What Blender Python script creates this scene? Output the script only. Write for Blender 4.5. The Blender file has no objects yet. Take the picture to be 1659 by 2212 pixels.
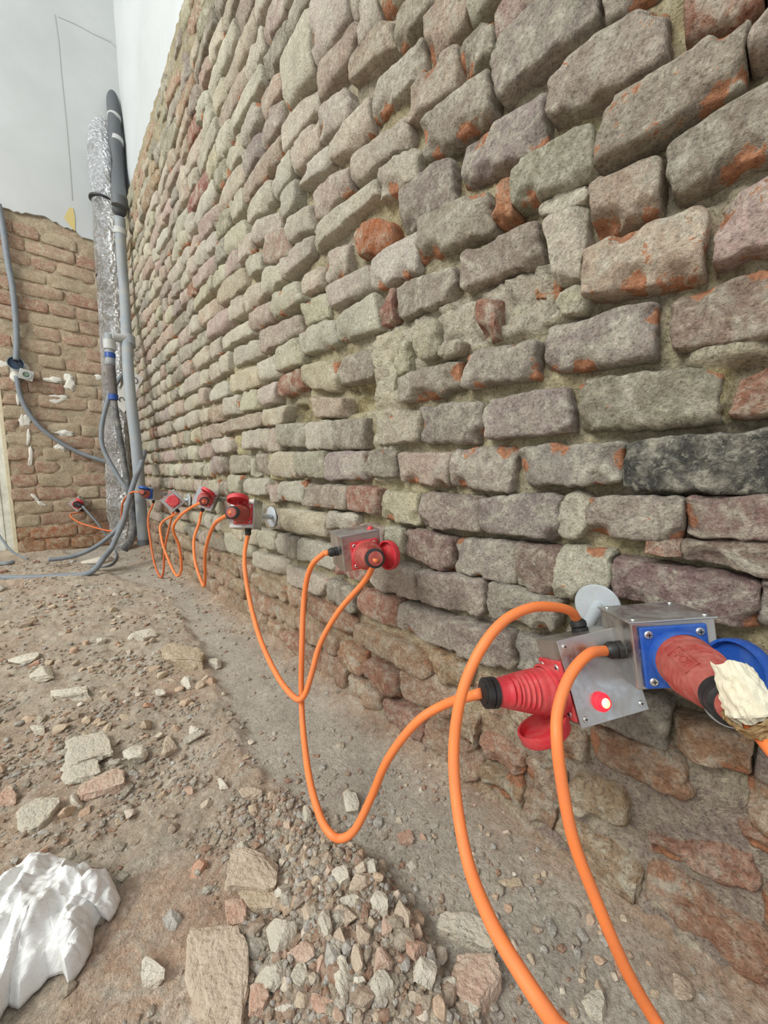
import bpy, bmesh, math, random
import numpy as np
from mathutils import Vector, Matrix

# ---------------------------------------------------------------- camera, world, light, exposure
scene = bpy.context.scene
COL = scene.collection
W, H, F = 1659.0, 2212.0, 800.0
CAM = np.array([-0.55, 0.0, 0.60])
RC = np.array([[0.7409288, -0.07343127, 0.66755701],      # columns: image right, image down, forward
               [-0.67158359, -0.08101351, 0.73648645],
               [0.0, -0.99400436, -0.10934048]])
cd = bpy.data.cameras.new('camera')
cam = bpy.data.objects.new('camera', cd); COL.objects.link(cam)
cd.sensor_fit = 'VERTICAL'; cd.sensor_height = 24.0; cd.lens = F / H * 24.0
cd.clip_start = 0.01
m = Matrix(((RC[0][0], -RC[0][1], -RC[0][2], CAM[0]), (RC[1][0], -RC[1][1], -RC[1][2], CAM[1]),
            (RC[2][0], -RC[2][1], -RC[2][2], CAM[2]), (0, 0, 0, 1)))
cam.matrix_world = m
scene.camera = cam

world = bpy.data.worlds.new('world'); scene.world = world; world.use_nodes = True
bg = world.node_tree.nodes['Background']
bg.inputs[0].default_value = (0.93, 0.97, 1.0, 1)
bg.inputs[1].default_value = 0.74

def area(name, loc, target, sx, sy, power, col):
    l = bpy.data.lights.new(name, 'AREA'); l.shape = 'RECTANGLE'; l.size = sx; l.size_y = sy
    l.energy = power; l.color = col
    o = bpy.data.objects.new(name, l); COL.objects.link(o); o.location = loc
    d = Vector(target) - Vector(loc); o.rotation_euler = d.to_track_quat('-Z', 'Y').to_euler()
    return o
area('window_light', (-4.6, 1.2, 4.0), (0, 1.4, 0.6), 2.8, 2.2, 285, (1.0, 1.0, 0.95))
vs = scene.view_settings
vs.view_transform = 'Standard'; vs.look = 'None'; vs.gamma = 1.0; vs.use_curve_mapping = False
vs.exposure = 0.10

# ---------------------------------------------------------------- helpers
rng = random.Random(7)
NR = np.random.RandomState(11)
PERM = NR.rand(64, 64, 64)

def vn(p, s, seed=0):
    """value noise -1..1 for points p (n,3)"""
    q = np.asarray(p, float) * s + 137.3 + seed * 17.17
    i = np.floor(q).astype(int); f = q - i; f = f * f * (3 - 2 * f)
    r = 0
    for a in (0, 1):
        for b in (0, 1):
            for c in (0, 1):
                w = (f[:, 0] if a else 1 - f[:, 0]) * (f[:, 1] if b else 1 - f[:, 1]) * (f[:, 2] if c else 1 - f[:, 2])
                r = r + w * PERM[(i[:, 0] + a) % 64, (i[:, 1] + b) % 64, (i[:, 2] + c) % 64]
    return r * 2 - 1

def fbm(p, s, seed=0, n=3):
    r = 0; a = 1.0; t = 0
    for k in range(n):
        r = r + a * vn(p, s * 2 ** k, seed + k * 3); t += a; a *= 0.55
    return r / t

def lin(c):
    return tuple(((x / 255.0) / 12.92 if x / 255.0 <= 0.04045 else ((x / 255.0 + 0.055) / 1.055) ** 2.4) for x in c)

def ray(px, py):
    return RC @ np.array([px - 829.5, py - 1106.0, F]) / F

def at(px, py, x=None, y=None, z=None, d=None):
    """point seen at (px, py) on the plane x, y or z, or at depth d"""
    v = ray(px, py)
    if d is None:
        if x is not None: d = (x - CAM[0]) / v[0]
        elif y is not None: d = (y - CAM[1]) / v[1]
        else: d = (z - CAM[2]) / v[2]
    return CAM + v * d

def depth_of(p):
    return float((np.asarray(p) - CAM) @ RC[:, 2])

def tag(o, label=None, cat=None, group=None, kind=None):
    if label: o['label'] = label
    if cat: o['category'] = cat
    if group: o['group'] = group
    if kind: o['kind'] = kind
    return o

def empty(name, loc=(0, 0, 0), mat3=None):
    o = bpy.data.objects.new(name, None); COL.objects.link(o); o.empty_display_size = 0.02
    M = Matrix.Identity(4)
    if mat3 is not None:
        for i in range(3):
            for j in range(3): M[i][j] = float(mat3[i][j])
    M.translation = Vector([float(v) for v in loc])
    o.matrix_world = M
    return o

def link(name, me, mat, parent=None, smooth=True):
    o = bpy.data.objects.new(name, me); COL.objects.link(o)
    if mat is not None and not me.materials: me.materials.append(mat)
    if smooth:
        me.polygons.foreach_set('use_smooth', [True] * len(me.polygons))
    if parent is not None: o.parent = parent
    return o

def mesh(verts, faces):
    me = bpy.data.meshes.new('mesh')
    me.from_pydata([tuple(map(float, v)) for v in verts], [], [tuple(map(int, f)) for f in faces])
    me.update()
    return me

def attr(me, name, vals):
    a = me.attributes.new(name, 'FLOAT', 'POINT'); a.data.foreach_set('value', np.asarray(vals, np.float32).ravel())

def cattr(me, cols):
    n = len(me.vertices)
    c = np.ones((n, 4), np.float32); c[:, :3] = cols
    a = me.color_attributes.new('tint', 'FLOAT_COLOR', 'POINT'); a.data.foreach_set('color', c.ravel())

def bm_mesh(bm):
    me = bpy.data.meshes.new('mesh'); bm.to_mesh(me); bm.free(); return me

def box_bm(bm, c, s, bev=0.0, M=None):
    r = bmesh.ops.create_cube(bm, size=1.0)
    vs_ = r['verts']
    for v in vs_:
        v.co = Vector((v.co.x * s[0] + c[0], v.co.y * s[1] + c[1], v.co.z * s[2] + c[2]))
    if bev:
        es = {e for v in vs_ for e in v.link_edges}
        rr = bmesh.ops.bevel(bm, geom=list(es), offset=bev, segments=2, affect='EDGES', profile=0.5)
    return bm

def lathe(profile, n=32, axis='z', rad=None):
    """profile: list of (r, h); closed caps; axis z"""
    V = []; Fc = []
    for (r, h) in profile:
        for k in range(n):
            a = 2 * math.pi * k / n
            rr = r if rad is None else rad(r, h, a)
            V.append((rr * math.cos(a), rr * math.sin(a), h))
    m_ = len(profile)
    for i in range(m_ - 1):
        for k in range(n):
            a, b = i * n + k, i * n + (k + 1) % n
            Fc.append((a, b, b + n, a + n))
    V.append((0, 0, profile[0][1])); V.append((0, 0, profile[-1][1]))
    for k in range(n):
        Fc.append((len(V) - 2, (k + 1) % n, k))
        Fc.append((len(V) - 1, (m_ - 1) * n + k, (m_ - 1) * n + (k + 1) % n))
    return V, Fc

def frame_to(d, up=(0, 0, 1)):
    d = np.array(d, float); d /= np.linalg.norm(d)
    u = np.array(up, float)
    if abs(d @ u) > 0.95: u = np.array([1.0, 0, 0])
    x = np.cross(u, d); x /= np.linalg.norm(x)
    y = np.cross(d, x)
    return np.column_stack([x, y, d])

def xf(V, M, t):
    return np.asarray(V, float) @ np.asarray(M).T + np.asarray(t)

def catmull(P, n=10):
    P = [np.array(p, float) for p in P]
    P = [2 * P[0] - P[1]] + P + [2 * P[-1] - P[-2]]
    out = []
    for i in range(1, len(P) - 2):
        p0, p1, p2, p3 = P[i - 1], P[i], P[i + 1], P[i + 2]
        for k in range(n):
            t = k / n
            out.append(0.5 * ((2 * p1) + (-p0 + p2) * t + (2 * p0 - 5 * p1 + 4 * p2 - p3) * t * t + (-p0 + 3 * p1 - 3 * p2 + p3) * t ** 3))
    out.append(P[-2])
    return out

def tube(pts, r, n=14, cap=True):
    """tube mesh along pts, r a number or list"""
    pts = np.array(pts, float); m_ = len(pts)
    T = np.gradient(pts, axis=0); T /= np.linalg.norm(T, axis=1)[:, None] + 1e-12
    N = frame_to(T[0])[:, 0]
    V = []; Fc = []
    for i in range(m_):
        N = N - T[i] * (N @ T[i]); N /= np.linalg.norm(N) + 1e-12
        B = np.cross(T[i], N)
        rr = r[i] if hasattr(r, '__len__') else r
        for k in range(n):
            a = 2 * math.pi * k / n
            V.append(pts[i] + rr * (math.cos(a) * N + math.sin(a) * B))
    for i in range(m_ - 1):
        for k in range(n):
            a, b = i * n + k, i * n + (k + 1) % n
            Fc.append((a, b, b + n, a + n))
    if cap:
        Fc.append(tuple(range(n))[::-1]); Fc.append(tuple(range((m_ - 1) * n, m_ * n)))
    return mesh(V, Fc)

# ---------------------------------------------------------------- materials
def newmat(name):
    mt = bpy.data.materials.new(name); mt.use_nodes = True
    nt = mt.node_tree; return mt, nt, nt.nodes['Principled BSDF']

class G:
    def __init__(s, nt): s.nt = nt
    def n(s, t, **kw):
        nd = s.nt.nodes.new(t)
        for k, v in kw.items():
            if k.startswith('_'): setattr(nd, k[1:], v)
        return nd
    def l(s, a, b): s.nt.links.new(a, b)
    def noise(s, vec, scale, detail=4, rough=0.55, dist=0.0):
        nd = s.n('ShaderNodeTexNoise'); nd.inputs['Scale'].default_value = scale
        nd.inputs['Detail'].default_value = detail; nd.inputs['Roughness'].default_value = rough
        nd.inputs['Distortion'].default_value = dist
        if vec is not None: s.l(vec, nd.inputs['Vector'])
        return nd.outputs['Fac']
    def ramp(s, fac, stops):
        nd = s.n('ShaderNodeValToRGB'); e = nd.color_ramp.elements
        while len(e) < len(stops): e.new(0.5)
        for i, (p, c) in enumerate(stops):
            e[i].position = p; e[i].color = (c, c, c, 1) if isinstance(c, (int, float)) else (*c, 1)
        s.l(fac, nd.inputs['Fac']); return nd.outputs['Color']
    def mix(s, f, a, b, blend='MIX'):
        nd = s.n('ShaderNodeMix'); nd.data_type = 'RGBA'; nd.blend_type = blend
        for sock, v in ((nd.inputs[0], f), (nd.inputs[6], a), (nd.inputs[7], b)):
            if isinstance(v, (int, float)): sock.default_value = v
            elif isinstance(v, tuple): sock.default_value = (*v, 1)
            else: s.l(v, sock)
        return nd.outputs[2]
    def math(s, op, a, b=0.0, clamp=False):
        nd = s.n('ShaderNodeMath'); nd.operation = op; nd.use_clamp = clamp
        for sock, v in ((nd.inputs[0], a), (nd.inputs[1], b)):
            if isinstance(v, (int, float)): sock.default_value = v
            else: s.l(v, sock)
        return nd.outputs[0]
    def bump(s, h, strength, dist, nrm=None):
        nd = s.n('ShaderNodeBump'); nd.inputs['Strength'].default_value = strength; nd.inputs['Distance'].default_value = dist
        s.l(h, nd.inputs['Height'])
        if nrm is not None: s.l(nrm, nd.inputs['Normal'])
        return nd.outputs['Normal']
    def pos(s): return s.n('ShaderNodeNewGeometry').outputs['Position']
    def attrc(s, name):
        nd = s.n('ShaderNodeAttribute'); nd.attribute_name = name; return nd

def masonry_mat(name, chipcol, dustcol, dust=0.35, fine=0.5, patch=0.0, hue=True):
    mt, nt, bs = newmat(name); g = G(nt)
    P = g.pos()
    base = g.attrc('tint').outputs['Color']
    chip = g.attrc('chip').outputs['Fac']
    n1 = g.noise(P, 9, 5, 0.65)
    n2 = g.noise(P, 38, 6, 0.7, 0.4)
    n3 = g.noise(P, 260, 4, 0.7)
    n4 = g.noise(P, 900, 2, 0.6)
    c = g.mix(g.ramp(n2, [(0.44, 0.0), (0.66, 1.0)]), base, dustcol)
    c = g.mix(dust, base, c)
    # mottled scale-like film, finer than the dust
    n5 = g.noise(P, 95, 6, 0.75, 0.8)
    n6 = g.noise(P, 17, 4, 0.7, 1.2)
    c = g.mix(g.ramp(n6, [(0.36, 0.50), (0.50, 0.0)]), c, g.mix(1.0, base, (0.84, 0.78, 0.80), 'MULTIPLY'))
    c = g.mix(g.ramp(n6, [(0.52, 0.0), (0.66, 0.70)]), c, dustcol)
    c = g.mix(g.ramp(n5, [(0.38, 0.50), (0.52, 0.0)]), c, g.mix(1.0, c, (0.66, 0.60, 0.58), 'MULTIPLY'))
    c = g.mix(g.ramp(n5, [(0.54, 0.0), (0.68, 0.50)]), c, dustcol)
    # chipped brick body showing its own colour
    cm = g.math('ADD', chip, g.math('MULTIPLY', g.math('SUBTRACT', n2, 0.5), 1.3))
    cm = g.math('ADD', cm, g.math('MULTIPLY', g.math('SUBTRACT', n5, 0.5), 0.9))
    cm = g.ramp(cm, [(0.47, 0.0), (0.53, 1.0)])
    cc = g.mix(n5, tuple(x * 0.72 for x in chipcol), tuple(min(1, x * 1.35) for x in chipcol))
    c = g.mix(cm, c, cc)
    # broad tone and grain
    t = g.ramp(n1, [(0.3, 0.82), (0.7, 1.14)])
    c = g.mix(1.0, c, t, 'MULTIPLY')
    t2 = g.ramp(n3, [(0.36, 0.36), (0.47, 0.98), (0.75, 1.24)])
    c = g.mix(fine, c, g.mix(1.0, c, t2, 'MULTIPLY'))
    g.l(c, bs.inputs['Base Color'])
    bs.inputs['Roughness'].default_value = 0.95
    bs.inputs['Specular IOR Level'].default_value = 0.15
    h = g.math('ADD', g.math('MULTIPLY', n2, 0.9), g.math('MULTIPLY', n3, 0.30))
    h = g.math('ADD', h, g.math('MULTIPLY', n4, 0.10))
    h = g.math('ADD', h, g.math('MULTIPLY', n5, 0.6))
    g.l(g.bump(h, 1.0, 0.011), bs.inputs['Normal'])
    return mt

M_BRICK = masonry_mat('brick_surface', lin((190, 136, 104)), lin((214, 208, 188)), 0.55, 0.62)
M_MORTAR = masonry_mat('lime_mortar', lin((170, 120, 90)), lin((208, 199, 170)), 0.5, 0.7)
M_BRICK2 = masonry_mat('flush_brick_surface', lin((184, 122, 98)), lin((212, 200, 174)), 0.7, 0.55)
M_GROUND = masonry_mat('dusty_ground', lin((184, 146, 120)), lin((214, 205, 188)), 0.5, 0.42)

def stone_mat():
    mt, nt, bs = newmat('broken_masonry'); g = G(nt)
    P = g.pos(); r = g.n('ShaderNodeObjectInfo').outputs['Random']
    c = g.ramp(r, [(0.0, lin((208, 200, 182))), (0.25, lin((182, 166, 144))), (0.5, lin((200, 182, 156))),
                   (0.7, lin((190, 158, 134))), (0.85, lin((214, 210, 196))), (1.0, lin((186, 138, 112)))])
    n2 = g.noise(P, 60, 5, 0.7); n3 = g.noise(P, 320, 3, 0.7)
    c = g.mix(g.ramp(n2, [(0.4, 0.0), (0.7, 0.7)]), c, lin((198, 176, 152)))
    c = g.mix(1.0, c, g.ramp(n3, [(0.3, 0.75), (0.7, 1.12)]), 'MULTIPLY')
    g.l(c, bs.inputs['Base Color']); bs.inputs['Roughness'].default_value = 0.95
    bs.inputs['Specular IOR Level'].default_value = 0.1
    h = g.math('ADD', n2, g.math('MULTIPLY', n3, 0.3))
    g.l(g.bump(h, 0.8, 0.004), bs.inputs['Normal'])
    return mt
M_STONE = stone_mat()

def simple(name, col, rough=0.5, metal=0.0, dirt=None, dirt_amt=0.3, scale=60, bump=0.0, spec=0.5, bscale=None, bd=0.001):
    mt, nt, bs = newmat(name); g = G(nt)
    bs.inputs['Roughness'].default_value = rough; bs.inputs['Metallic'].default_value = metal
    bs.inputs['Specular IOR Level'].default_value = spec
    tc = g.n('ShaderNodeTexCoord').outputs['Object']
    c = col
    if dirt:
        n = g.noise(tc, scale, 6, 0.7, 0.3)
        f = g.ramp(n, [(0.42, 0.0), (0.72, dirt_amt)])
        c = g.mix(f, col, dirt); g.l(c, bs.inputs['Base Color'])
        rr = g.ramp(n, [(0.35, rough), (0.7, min(1, rough + 0.35))]); g.l(rr, bs.inputs['Roughness'])
        if metal:
            g.l(g.ramp(n, [(0.42, metal), (0.75, metal * 0.45)]), bs.inputs['Metallic'])
    else:
        bs.inputs['Base Color'].default_value = (*col, 1)
    if bump:
        nb = g.noise(tc, bscale or scale * 2, 4, 0.6); g.l(g.bump(nb, bump, bd), bs.inputs['Normal'])
    return mt

M_CABLE = simple('orange_cable_sheath', lin((246, 134, 70)), 0.45, 0, lin((206, 122, 80)), 0.5, 30, 0.1)
M_CABLE_D = simple('dusty_orange_sheath', lin((214, 106, 56)), 0.6, 0, lin((190, 130, 95)), 0.8, 40, 0.1)
M_RED = simple('red_plastic', lin((204, 50, 60)), 0.42, 0, lin((206, 124, 116)), 0.55, 40, 0.15)
M_RED_DUST = simple('dusty_red_plastic', lin((158, 62, 54)), 0.6, 0, lin((196, 136, 122)), 0.6, 34, 0.2)
M_BLUE = simple('blue_plastic', lin((32, 82, 168)), 0.4, 0, lin((96, 126, 176)), 0.35, 40, 0.1)
M_BLACK = simple('black_plastic', lin((30, 31, 33)), 0.35, 0, lin((90, 86, 78)), 0.3, 60)
M_STEEL = simple('dusty_sheet_steel', lin((182, 180, 176)), 0.24, 1.0, lin((168, 160, 146)), 0.75, 22, 0.12)
M_STEELTOP = simple('polished_sheet_steel', lin((196, 198, 200)), 0.2, 1.0, lin((150, 144, 132)), 0.55, 34, 0.1)
M_SCREW = simple('screw_steel', lin((214, 214, 208)), 0.35, 0.85)
M_ZINC = simple('galvanised_disc', lin((190, 198, 204)), 0.4, 0.35, lin((150, 146, 134)), 0.5, 50)
M_PIPE = simple('grey_pvc', lin((142, 150, 156)), 0.5, 0, lin((176, 170, 156)), 0.6, 14, 0.05)
M_PIPE_DARK = simple('dark_grey_pvc', lin((88, 92, 96)), 0.5, 0, lin((120, 118, 112)), 0.4, 14)
M_COUPLING = simple('pale_grey_pvc', lin((186, 188, 186)), 0.5, 0, lin((160, 156, 146)), 0.4, 30)
M_CONDUIT = simple('grey_conduit', lin((120, 128, 136)), 0.5, 0, lin((160, 160, 156)), 0.5, 20)
M_TAPE_B = simple('blue_tape', lin((40, 78, 150)), 0.4)
M_WRAP = simple('dusty_dark_wrap', lin((96, 90, 88)), 0.9, 0, lin((140, 130, 120)), 0.6, 60, 0.5)
M_CARD = simple('white_card', lin((236, 236, 232)), 0.6)
M_INK = simple('black_ink', lin((40, 40, 42)), 0.8)
M_DOORF = simple('chipped_white_paint', lin((214, 216, 208)), 0.7, 0, lin((140, 136, 124)), 0.6, 12, 0.2)
M_SMEAR = simple('white_filler', lin((214, 212, 202)), 0.9, 0, lin((190, 180, 160)), 0.4, 40, 0.4)
M_EDGE = simple('corner_plaster', lin((216, 206, 178)), 0.9, 0, lin((170, 160, 134)), 0.5, 30, 0.4)
M_PAPER = simple('crumpled_masking_tape', lin((214, 206, 180)), 0.75, 0, lin((226, 222, 206)), 0.5, 40, 0.2)
M_PAPER_BROWN = simple('dirty_masking_tape', lin((140, 112, 72)), 0.85, 0, lin((190, 170, 130)), 0.6, 120, 0.3)

def foil():
    mt, nt, bs = newmat('aluminium_foil'); g = G(nt)
    tc = g.n('ShaderNodeTexCoord').outputs['Object']
    v = g.n('ShaderNodeTexVoronoi'); v.inputs['Scale'].default_value = 42
    g.l(g.n('ShaderNodeTexCoord').outputs['Object'], v.inputs['Vector'])
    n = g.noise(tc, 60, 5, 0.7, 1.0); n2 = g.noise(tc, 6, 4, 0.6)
    h = g.math('ADD', v.outputs['Distance'], n)
    g.l(g.bump(h, 1.0, 0.018), bs.inputs['Normal'])
    bs.inputs['Metallic'].default_value = 0.95
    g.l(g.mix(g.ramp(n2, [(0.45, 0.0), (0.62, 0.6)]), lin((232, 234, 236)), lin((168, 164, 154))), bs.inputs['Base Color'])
    bs.inputs['Roughness'].default_value = 0.2
    return mt
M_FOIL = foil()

def plaster():
    mt, nt, bs = newmat('white_wall_paint'); g = G(nt)
    P = g.pos(); n = g.noise(P, 1.6, 5, 0.6); n2 = g.noise(P, 14, 6, 0.7); n3 = g.noise(P, 150, 3, 0.6)
    c = g.mix(g.ramp(n, [(0.35, 0.0), (0.7, 1.0)]), lin((196, 199, 199)), lin((182, 185, 184)))
    c = g.mix(g.ramp(n2, [(0.62, 0.0), (0.8, 0.25)]), c, lin((176, 174, 166)))
    g.l(c, bs.inputs['Base Color']); bs.inputs['Roughness'].default_value = 0.9
    g.l(g.bump(n3, 0.25, 0.001), bs.inputs['Normal'])
    return mt
M_PLASTER = plaster()
M_CRACK = simple('grimy_crack', lin((182, 183, 180)), 0.95)
M_YELLOW = simple('old_yellow_paint', lin((206, 186, 120)), 0.9, 0, lin((190, 180, 150)), 0.5, 40)

def plastic_bag():
    mt, nt, bs = newmat('thin_white_plastic'); g = G(nt)
    tc = g.n('ShaderNodeTexCoord').outputs['Object']
    bs.inputs['Base Color'].default_value = (*lin((234, 234, 231)), 1); bs.inputs['Roughness'].default_value = 0.5
    bs.inputs['Subsurface Weight'].default_value = 0.35; bs.inputs['Subsurface Radius'].default_value = (0.01, 0.01, 0.01)
    mp = g.n('ShaderNodeMapping'); mp.inputs['Rotation'].default_value = (0, 0, 0.6); mp.inputs['Scale'].default_value = (1.0, 3.2, 1.0)
    g.l(tc, mp.inputs['Vector'])
    n = g.noise(mp.outputs['Vector'], 16, 6, 0.65, 1.2)
    vo = g.n('ShaderNodeTexVoronoi'); vo.inputs['Scale'].default_value = 38; g.l(mp.outputs['Vector'], vo.inputs['Vector'])
    r = g.math('ADD', g.math('ABSOLUTE', g.math('SUBTRACT', n, 0.5)), g.math('MULTIPLY', vo.outputs['Distance'], 0.5))
    g.l(g.bump(r, 0.5, 0.010), bs.inputs['Normal'])
    return mt
M_BAG = plastic_bag()

def lamp_mat():
    mt, nt, bs = newmat('lit_red_indicator')
    bs.inputs['Base Color'].default_value = (0.9, 0.03, 0.05, 1)
    bs.inputs['Emission Color'].default_value = (1.0, 0.02, 0.04, 1); bs.inputs['Emission Strength'].default_value = 0.9
    return mt
M_LAMP = lamp_mat()
def lamp_core():
    mt, nt, bs = newmat('lit_amber_core')
    bs.inputs['Emission Color'].default_value = (1.0, 0.36, 0.05, 1); bs.inputs['Emission Strength'].default_value = 2.2
    return mt
M_LAMPCORE = lamp_core()
# ---------------------------------------------------------------- right wall: bricks measured one by one in metres (along the wall, height)
YB = 3.70                     # end wall
TOP = 2.52                    # where the plaster was hacked off
TINT = {'g': (172, 161, 148), 'k': (171, 162, 144), 'w': (208, 200, 180), 'c': (204, 194, 168), 'p': (194, 174, 158),
        'v': (158, 136, 126), 'r': (172, 124, 106), 'o': (192, 134, 94), 'O': (192, 124, 82), 'd': (84, 82, 82),
        'b': (184, 154, 126), 't': (182, 140, 114), 'm': (206, 198, 176)}
BR = """g o 268 1145 145 1149 139 1073 271 1093
g O 195 1054 70 1055 69 997 204 993
g . 66 1047 14 1052 10 1007 63 1019
k . 130 973 8 984 2 912 121 921
r . 126 1151 67 1141 61 1060 119 1080
g . 366 1243 222 1245 218 1170 352 1170
g . 212 1231 152 1229 148 1163 207 1163
g o 428 1295 368 1290 364 1246 430 1249
p . 364 1290 302 1319 299 1244 362 1249
g o 417 1148 284 1137 279 1062 425 1091
g o 511 1233 369 1222 365 1158 504 1168
p . 536 1324 438 1309 432 1236 556 1262
p . 511 1405 420 1400 418 1336 504 1331
w r 640 1392 518 1382 515 1320 653 1329
g . 566 1149 445 1147 440 1072 569 1077
k . 319 1057 213 1042 209 985 319 1001
o . 348 1051 321 1052 321 989 349 994
g o 516 1077 370 1050 357 986 518 1001
g . 415 972 284 962 275 902 413 916
w . 272 960 217 954 217 865 251 868
m . 282 998 217 987 215 956 279 968
g . 578 974 437 965 427 905 570 911
w . 657 1067 521 1061 519 987 656 999
p O 214 891 92 894 89 821 208 833
p O 78 888 1 899 -5 828 77 827
p r 206 970 138 970 134 910 202 912
g o 258 808 133 806 131 739 266 748
v . 117 804 -7 806 -13 736 108 743
k o 214 724 68 715 63 654 210 658
r . 45 698 -14 719 -19 659 49 660
g . 361 719 231 720 221 658 359 655
g r 507 724 370 716 369 650 503 657
c . 640 716 520 726 513 662 629 659
g o 561 794 421 796 422 750 561 742
g r 403 806 275 793 274 742 404 751
g o 431 636 306 639 311 567 428 574
p r 563 639 434 634 436 571 554 579
g r 297 636 154 637 154 587 283 577
d . 148 637 -20 644 -26 577 145 578
g r 190 562 87 569 88 516 190 510
v . 84 567 -26 578 -30 536 80 523
g . 365 552 229 565 231 498 362 496
m . 230 568 193 564 195 508 230 500
g . 513 556 369 556 363 497 502 488
c . 625 555 519 553 514 490 622 494
v r 559 475 423 475 426 406 556 420
g r 418 472 295 481 295 414 419 410
v . 293 484 227 483 230 410 292 413
w r 225 487 157 491 157 431 228 407
v . 155 483 16 481 12 427 151 435
v r 84 516 -30 530 -34 489 81 497
g . 12 482 -34 480 -39 430 9 431
r . 118 509 89 515 85 498 115 500
g . 516 392 351 410 355 343 508 330
g . 338 408 221 407 223 362 340 346
w . 663 402 522 394 512 331 647 327
g . 561 311 427 317 420 254 557 259
g . 423 316 295 330 290 265 414 252
g . 294 329 221 335 219 284 290 271
b . 473 237 377 241 381 194 465 185
b . 557 168 402 185 411 113 556 91
t . 169 232 70 247 47 198 171 184
t . 78 291 8 307 8 257 61 252
b . 187 136 122 159 118 99 185 84
t . 92 110 2 170 -6 131 88 86
t . 8 248 -52 268 -56 220 1 211
t . 12 191 -56 220 -60 172 -1 173
b . 346 61 274 77 268 37 345 20
t . 353 117 264 126 270 84 342 73
b . 262 127 204 132 205 77 258 80
w . 1038 1720 878 1719 863 1567 999 1573
w . 874 1718 730 1704 728 1573 859 1574
p . 726 1505 596 1476 586 1420 722 1445
p . 843 1553 689 1545 729 1501 849 1493
w . 1043 1560 858 1539 854 1483 1021 1475
w . 846 1474 730 1435 731 1383 852 1409
w . 801 1378 660 1378 659 1315 798 1332
w . 966 1398 811 1376 806 1329 955 1358
p . 726 1310 551 1268 541 1222 725 1246
w . 627 1218 521 1202 519 1143 628 1165
p . 882 1310 733 1285 734 1238 876 1242
w . 882 1214 638 1212 632 1174 883 1170
O . 715 1152 599 1117 595 1067 712 1078
w r 838 1144 741 1129 748 1072 830 1070
w . 930 1119 850 1119 841 1074 920 1069
w . 828 1061 663 1054 660 1000 826 1013
c . 958 1061 835 1059 833 994 953 1002
w . 796 985 648 989 625 908 782 923
w r 964 994 800 978 782 915 952 928
w . 1107 974 967 975 953 906 1103 907
p . 1218 1056 964 1035 967 984 1207 982
w o 1134 1133 975 1127 933 1065 1132 1071
p . 1306 1129 1144 1127 1132 1067 1284 1076
w . 1577 1133 1322 1126 1303 1074 1584 1086
w . 1456 1059 1231 1036 1224 990 1497 1000
w . 1179 1225 1061 1210 1055 1160 1186 1150
w . 1342 1213 1198 1207 1186 1150 1328 1146
w . 1055 1210 895 1213 895 1168 1050 1158
p . 1171 1319 1038 1293 1015 1216 1164 1243
w . 1032 1305 910 1296 886 1224 1014 1245
w r 1327 1313 1187 1292 1179 1234 1309 1257
c . 1495 1467 1328 1452 1280 1352 1480 1400
w r 1245 1400 1063 1344 1066 1299 1244 1333
w r 1256 967 1108 960 1094 898 1242 907
c . 1532 967 1264 964 1251 889 1509 905
w . 1759 963 1543 960 1515 897 1788 908
w . 1264 879 1105 879 1125 818 1231 821
r . 1101 882 979 893 956 834 1092 832
c . 971 897 797 879 795 800 961 839
g . 787 880 649 872 649 809 788 816
m . 644 851 578 845 577 762 637 751
c . 1421 892 1275 882 1250 817 1406 823
w . 1584 891 1426 884 1415 820 1582 821
p . 1762 870 1597 874 1594 813 1758 816
p . 1664 797 1244 802 1245 756 1658 758
c . 1244 802 1040 798 1067 746 1233 755
p . 903 798 771 780 768 735 891 748
g . 807 728 682 723 683 657 798 657
w . 945 736 811 730 803 660 933 665
k . 1104 745 948 736 943 673 1102 681
p . 1246 743 1114 740 1103 667 1230 668
w . 1405 748 1249 745 1247 681 1394 683
w . 1739 738 1526 734 1518 679 1741 682
g r 682 645 574 644 569 586 674 589
g . 848 647 687 646 687 582 842 579
k . 1014 656 853 653 846 582 1001 584
c . 1177 661 1020 658 1013 581 1183 585
g . 1284 660 1184 658 1193 588 1274 590
k . 1604 663 1329 655 1334 600 1597 590
g . 1782 662 1621 660 1624 592 1774 590
r . 750 561 634 561 629 504 744 506
k r 975 559 762 563 757 505 972 499
w . 1117 564 980 570 977 509 1120 507
w . 1434 570 1219 573 1216 518 1421 517
c . 1571 581 1442 582 1449 516 1569 516
c . 1097 479 861 484 851 419 1088 412
w . 853 491 716 494 716 462 850 447
w . 609 474 562 474 559 419 598 423
w . 1292 392 1162 396 1159 336 1278 331
w . 1155 393 1017 396 1014 330 1139 333
w . 1011 397 818 394 813 335 1009 331
w . 1636 337 1358 358 1358 269 1602 262
w . 1355 298 1095 310 1098 255 1347 246
w . 1092 298 855 297 881 244 1086 240
r . 377 877 341 875 342 816 370 822
O . 288 883 252 876 248 846 281 860
m . 532 886 472 879 466 820 527 823
c . 585 858 544 859 540 801 577 799
m . 244 852 213 851 210 814 240 818
m . 466 835 412 832 413 814 460 806"""

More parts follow.
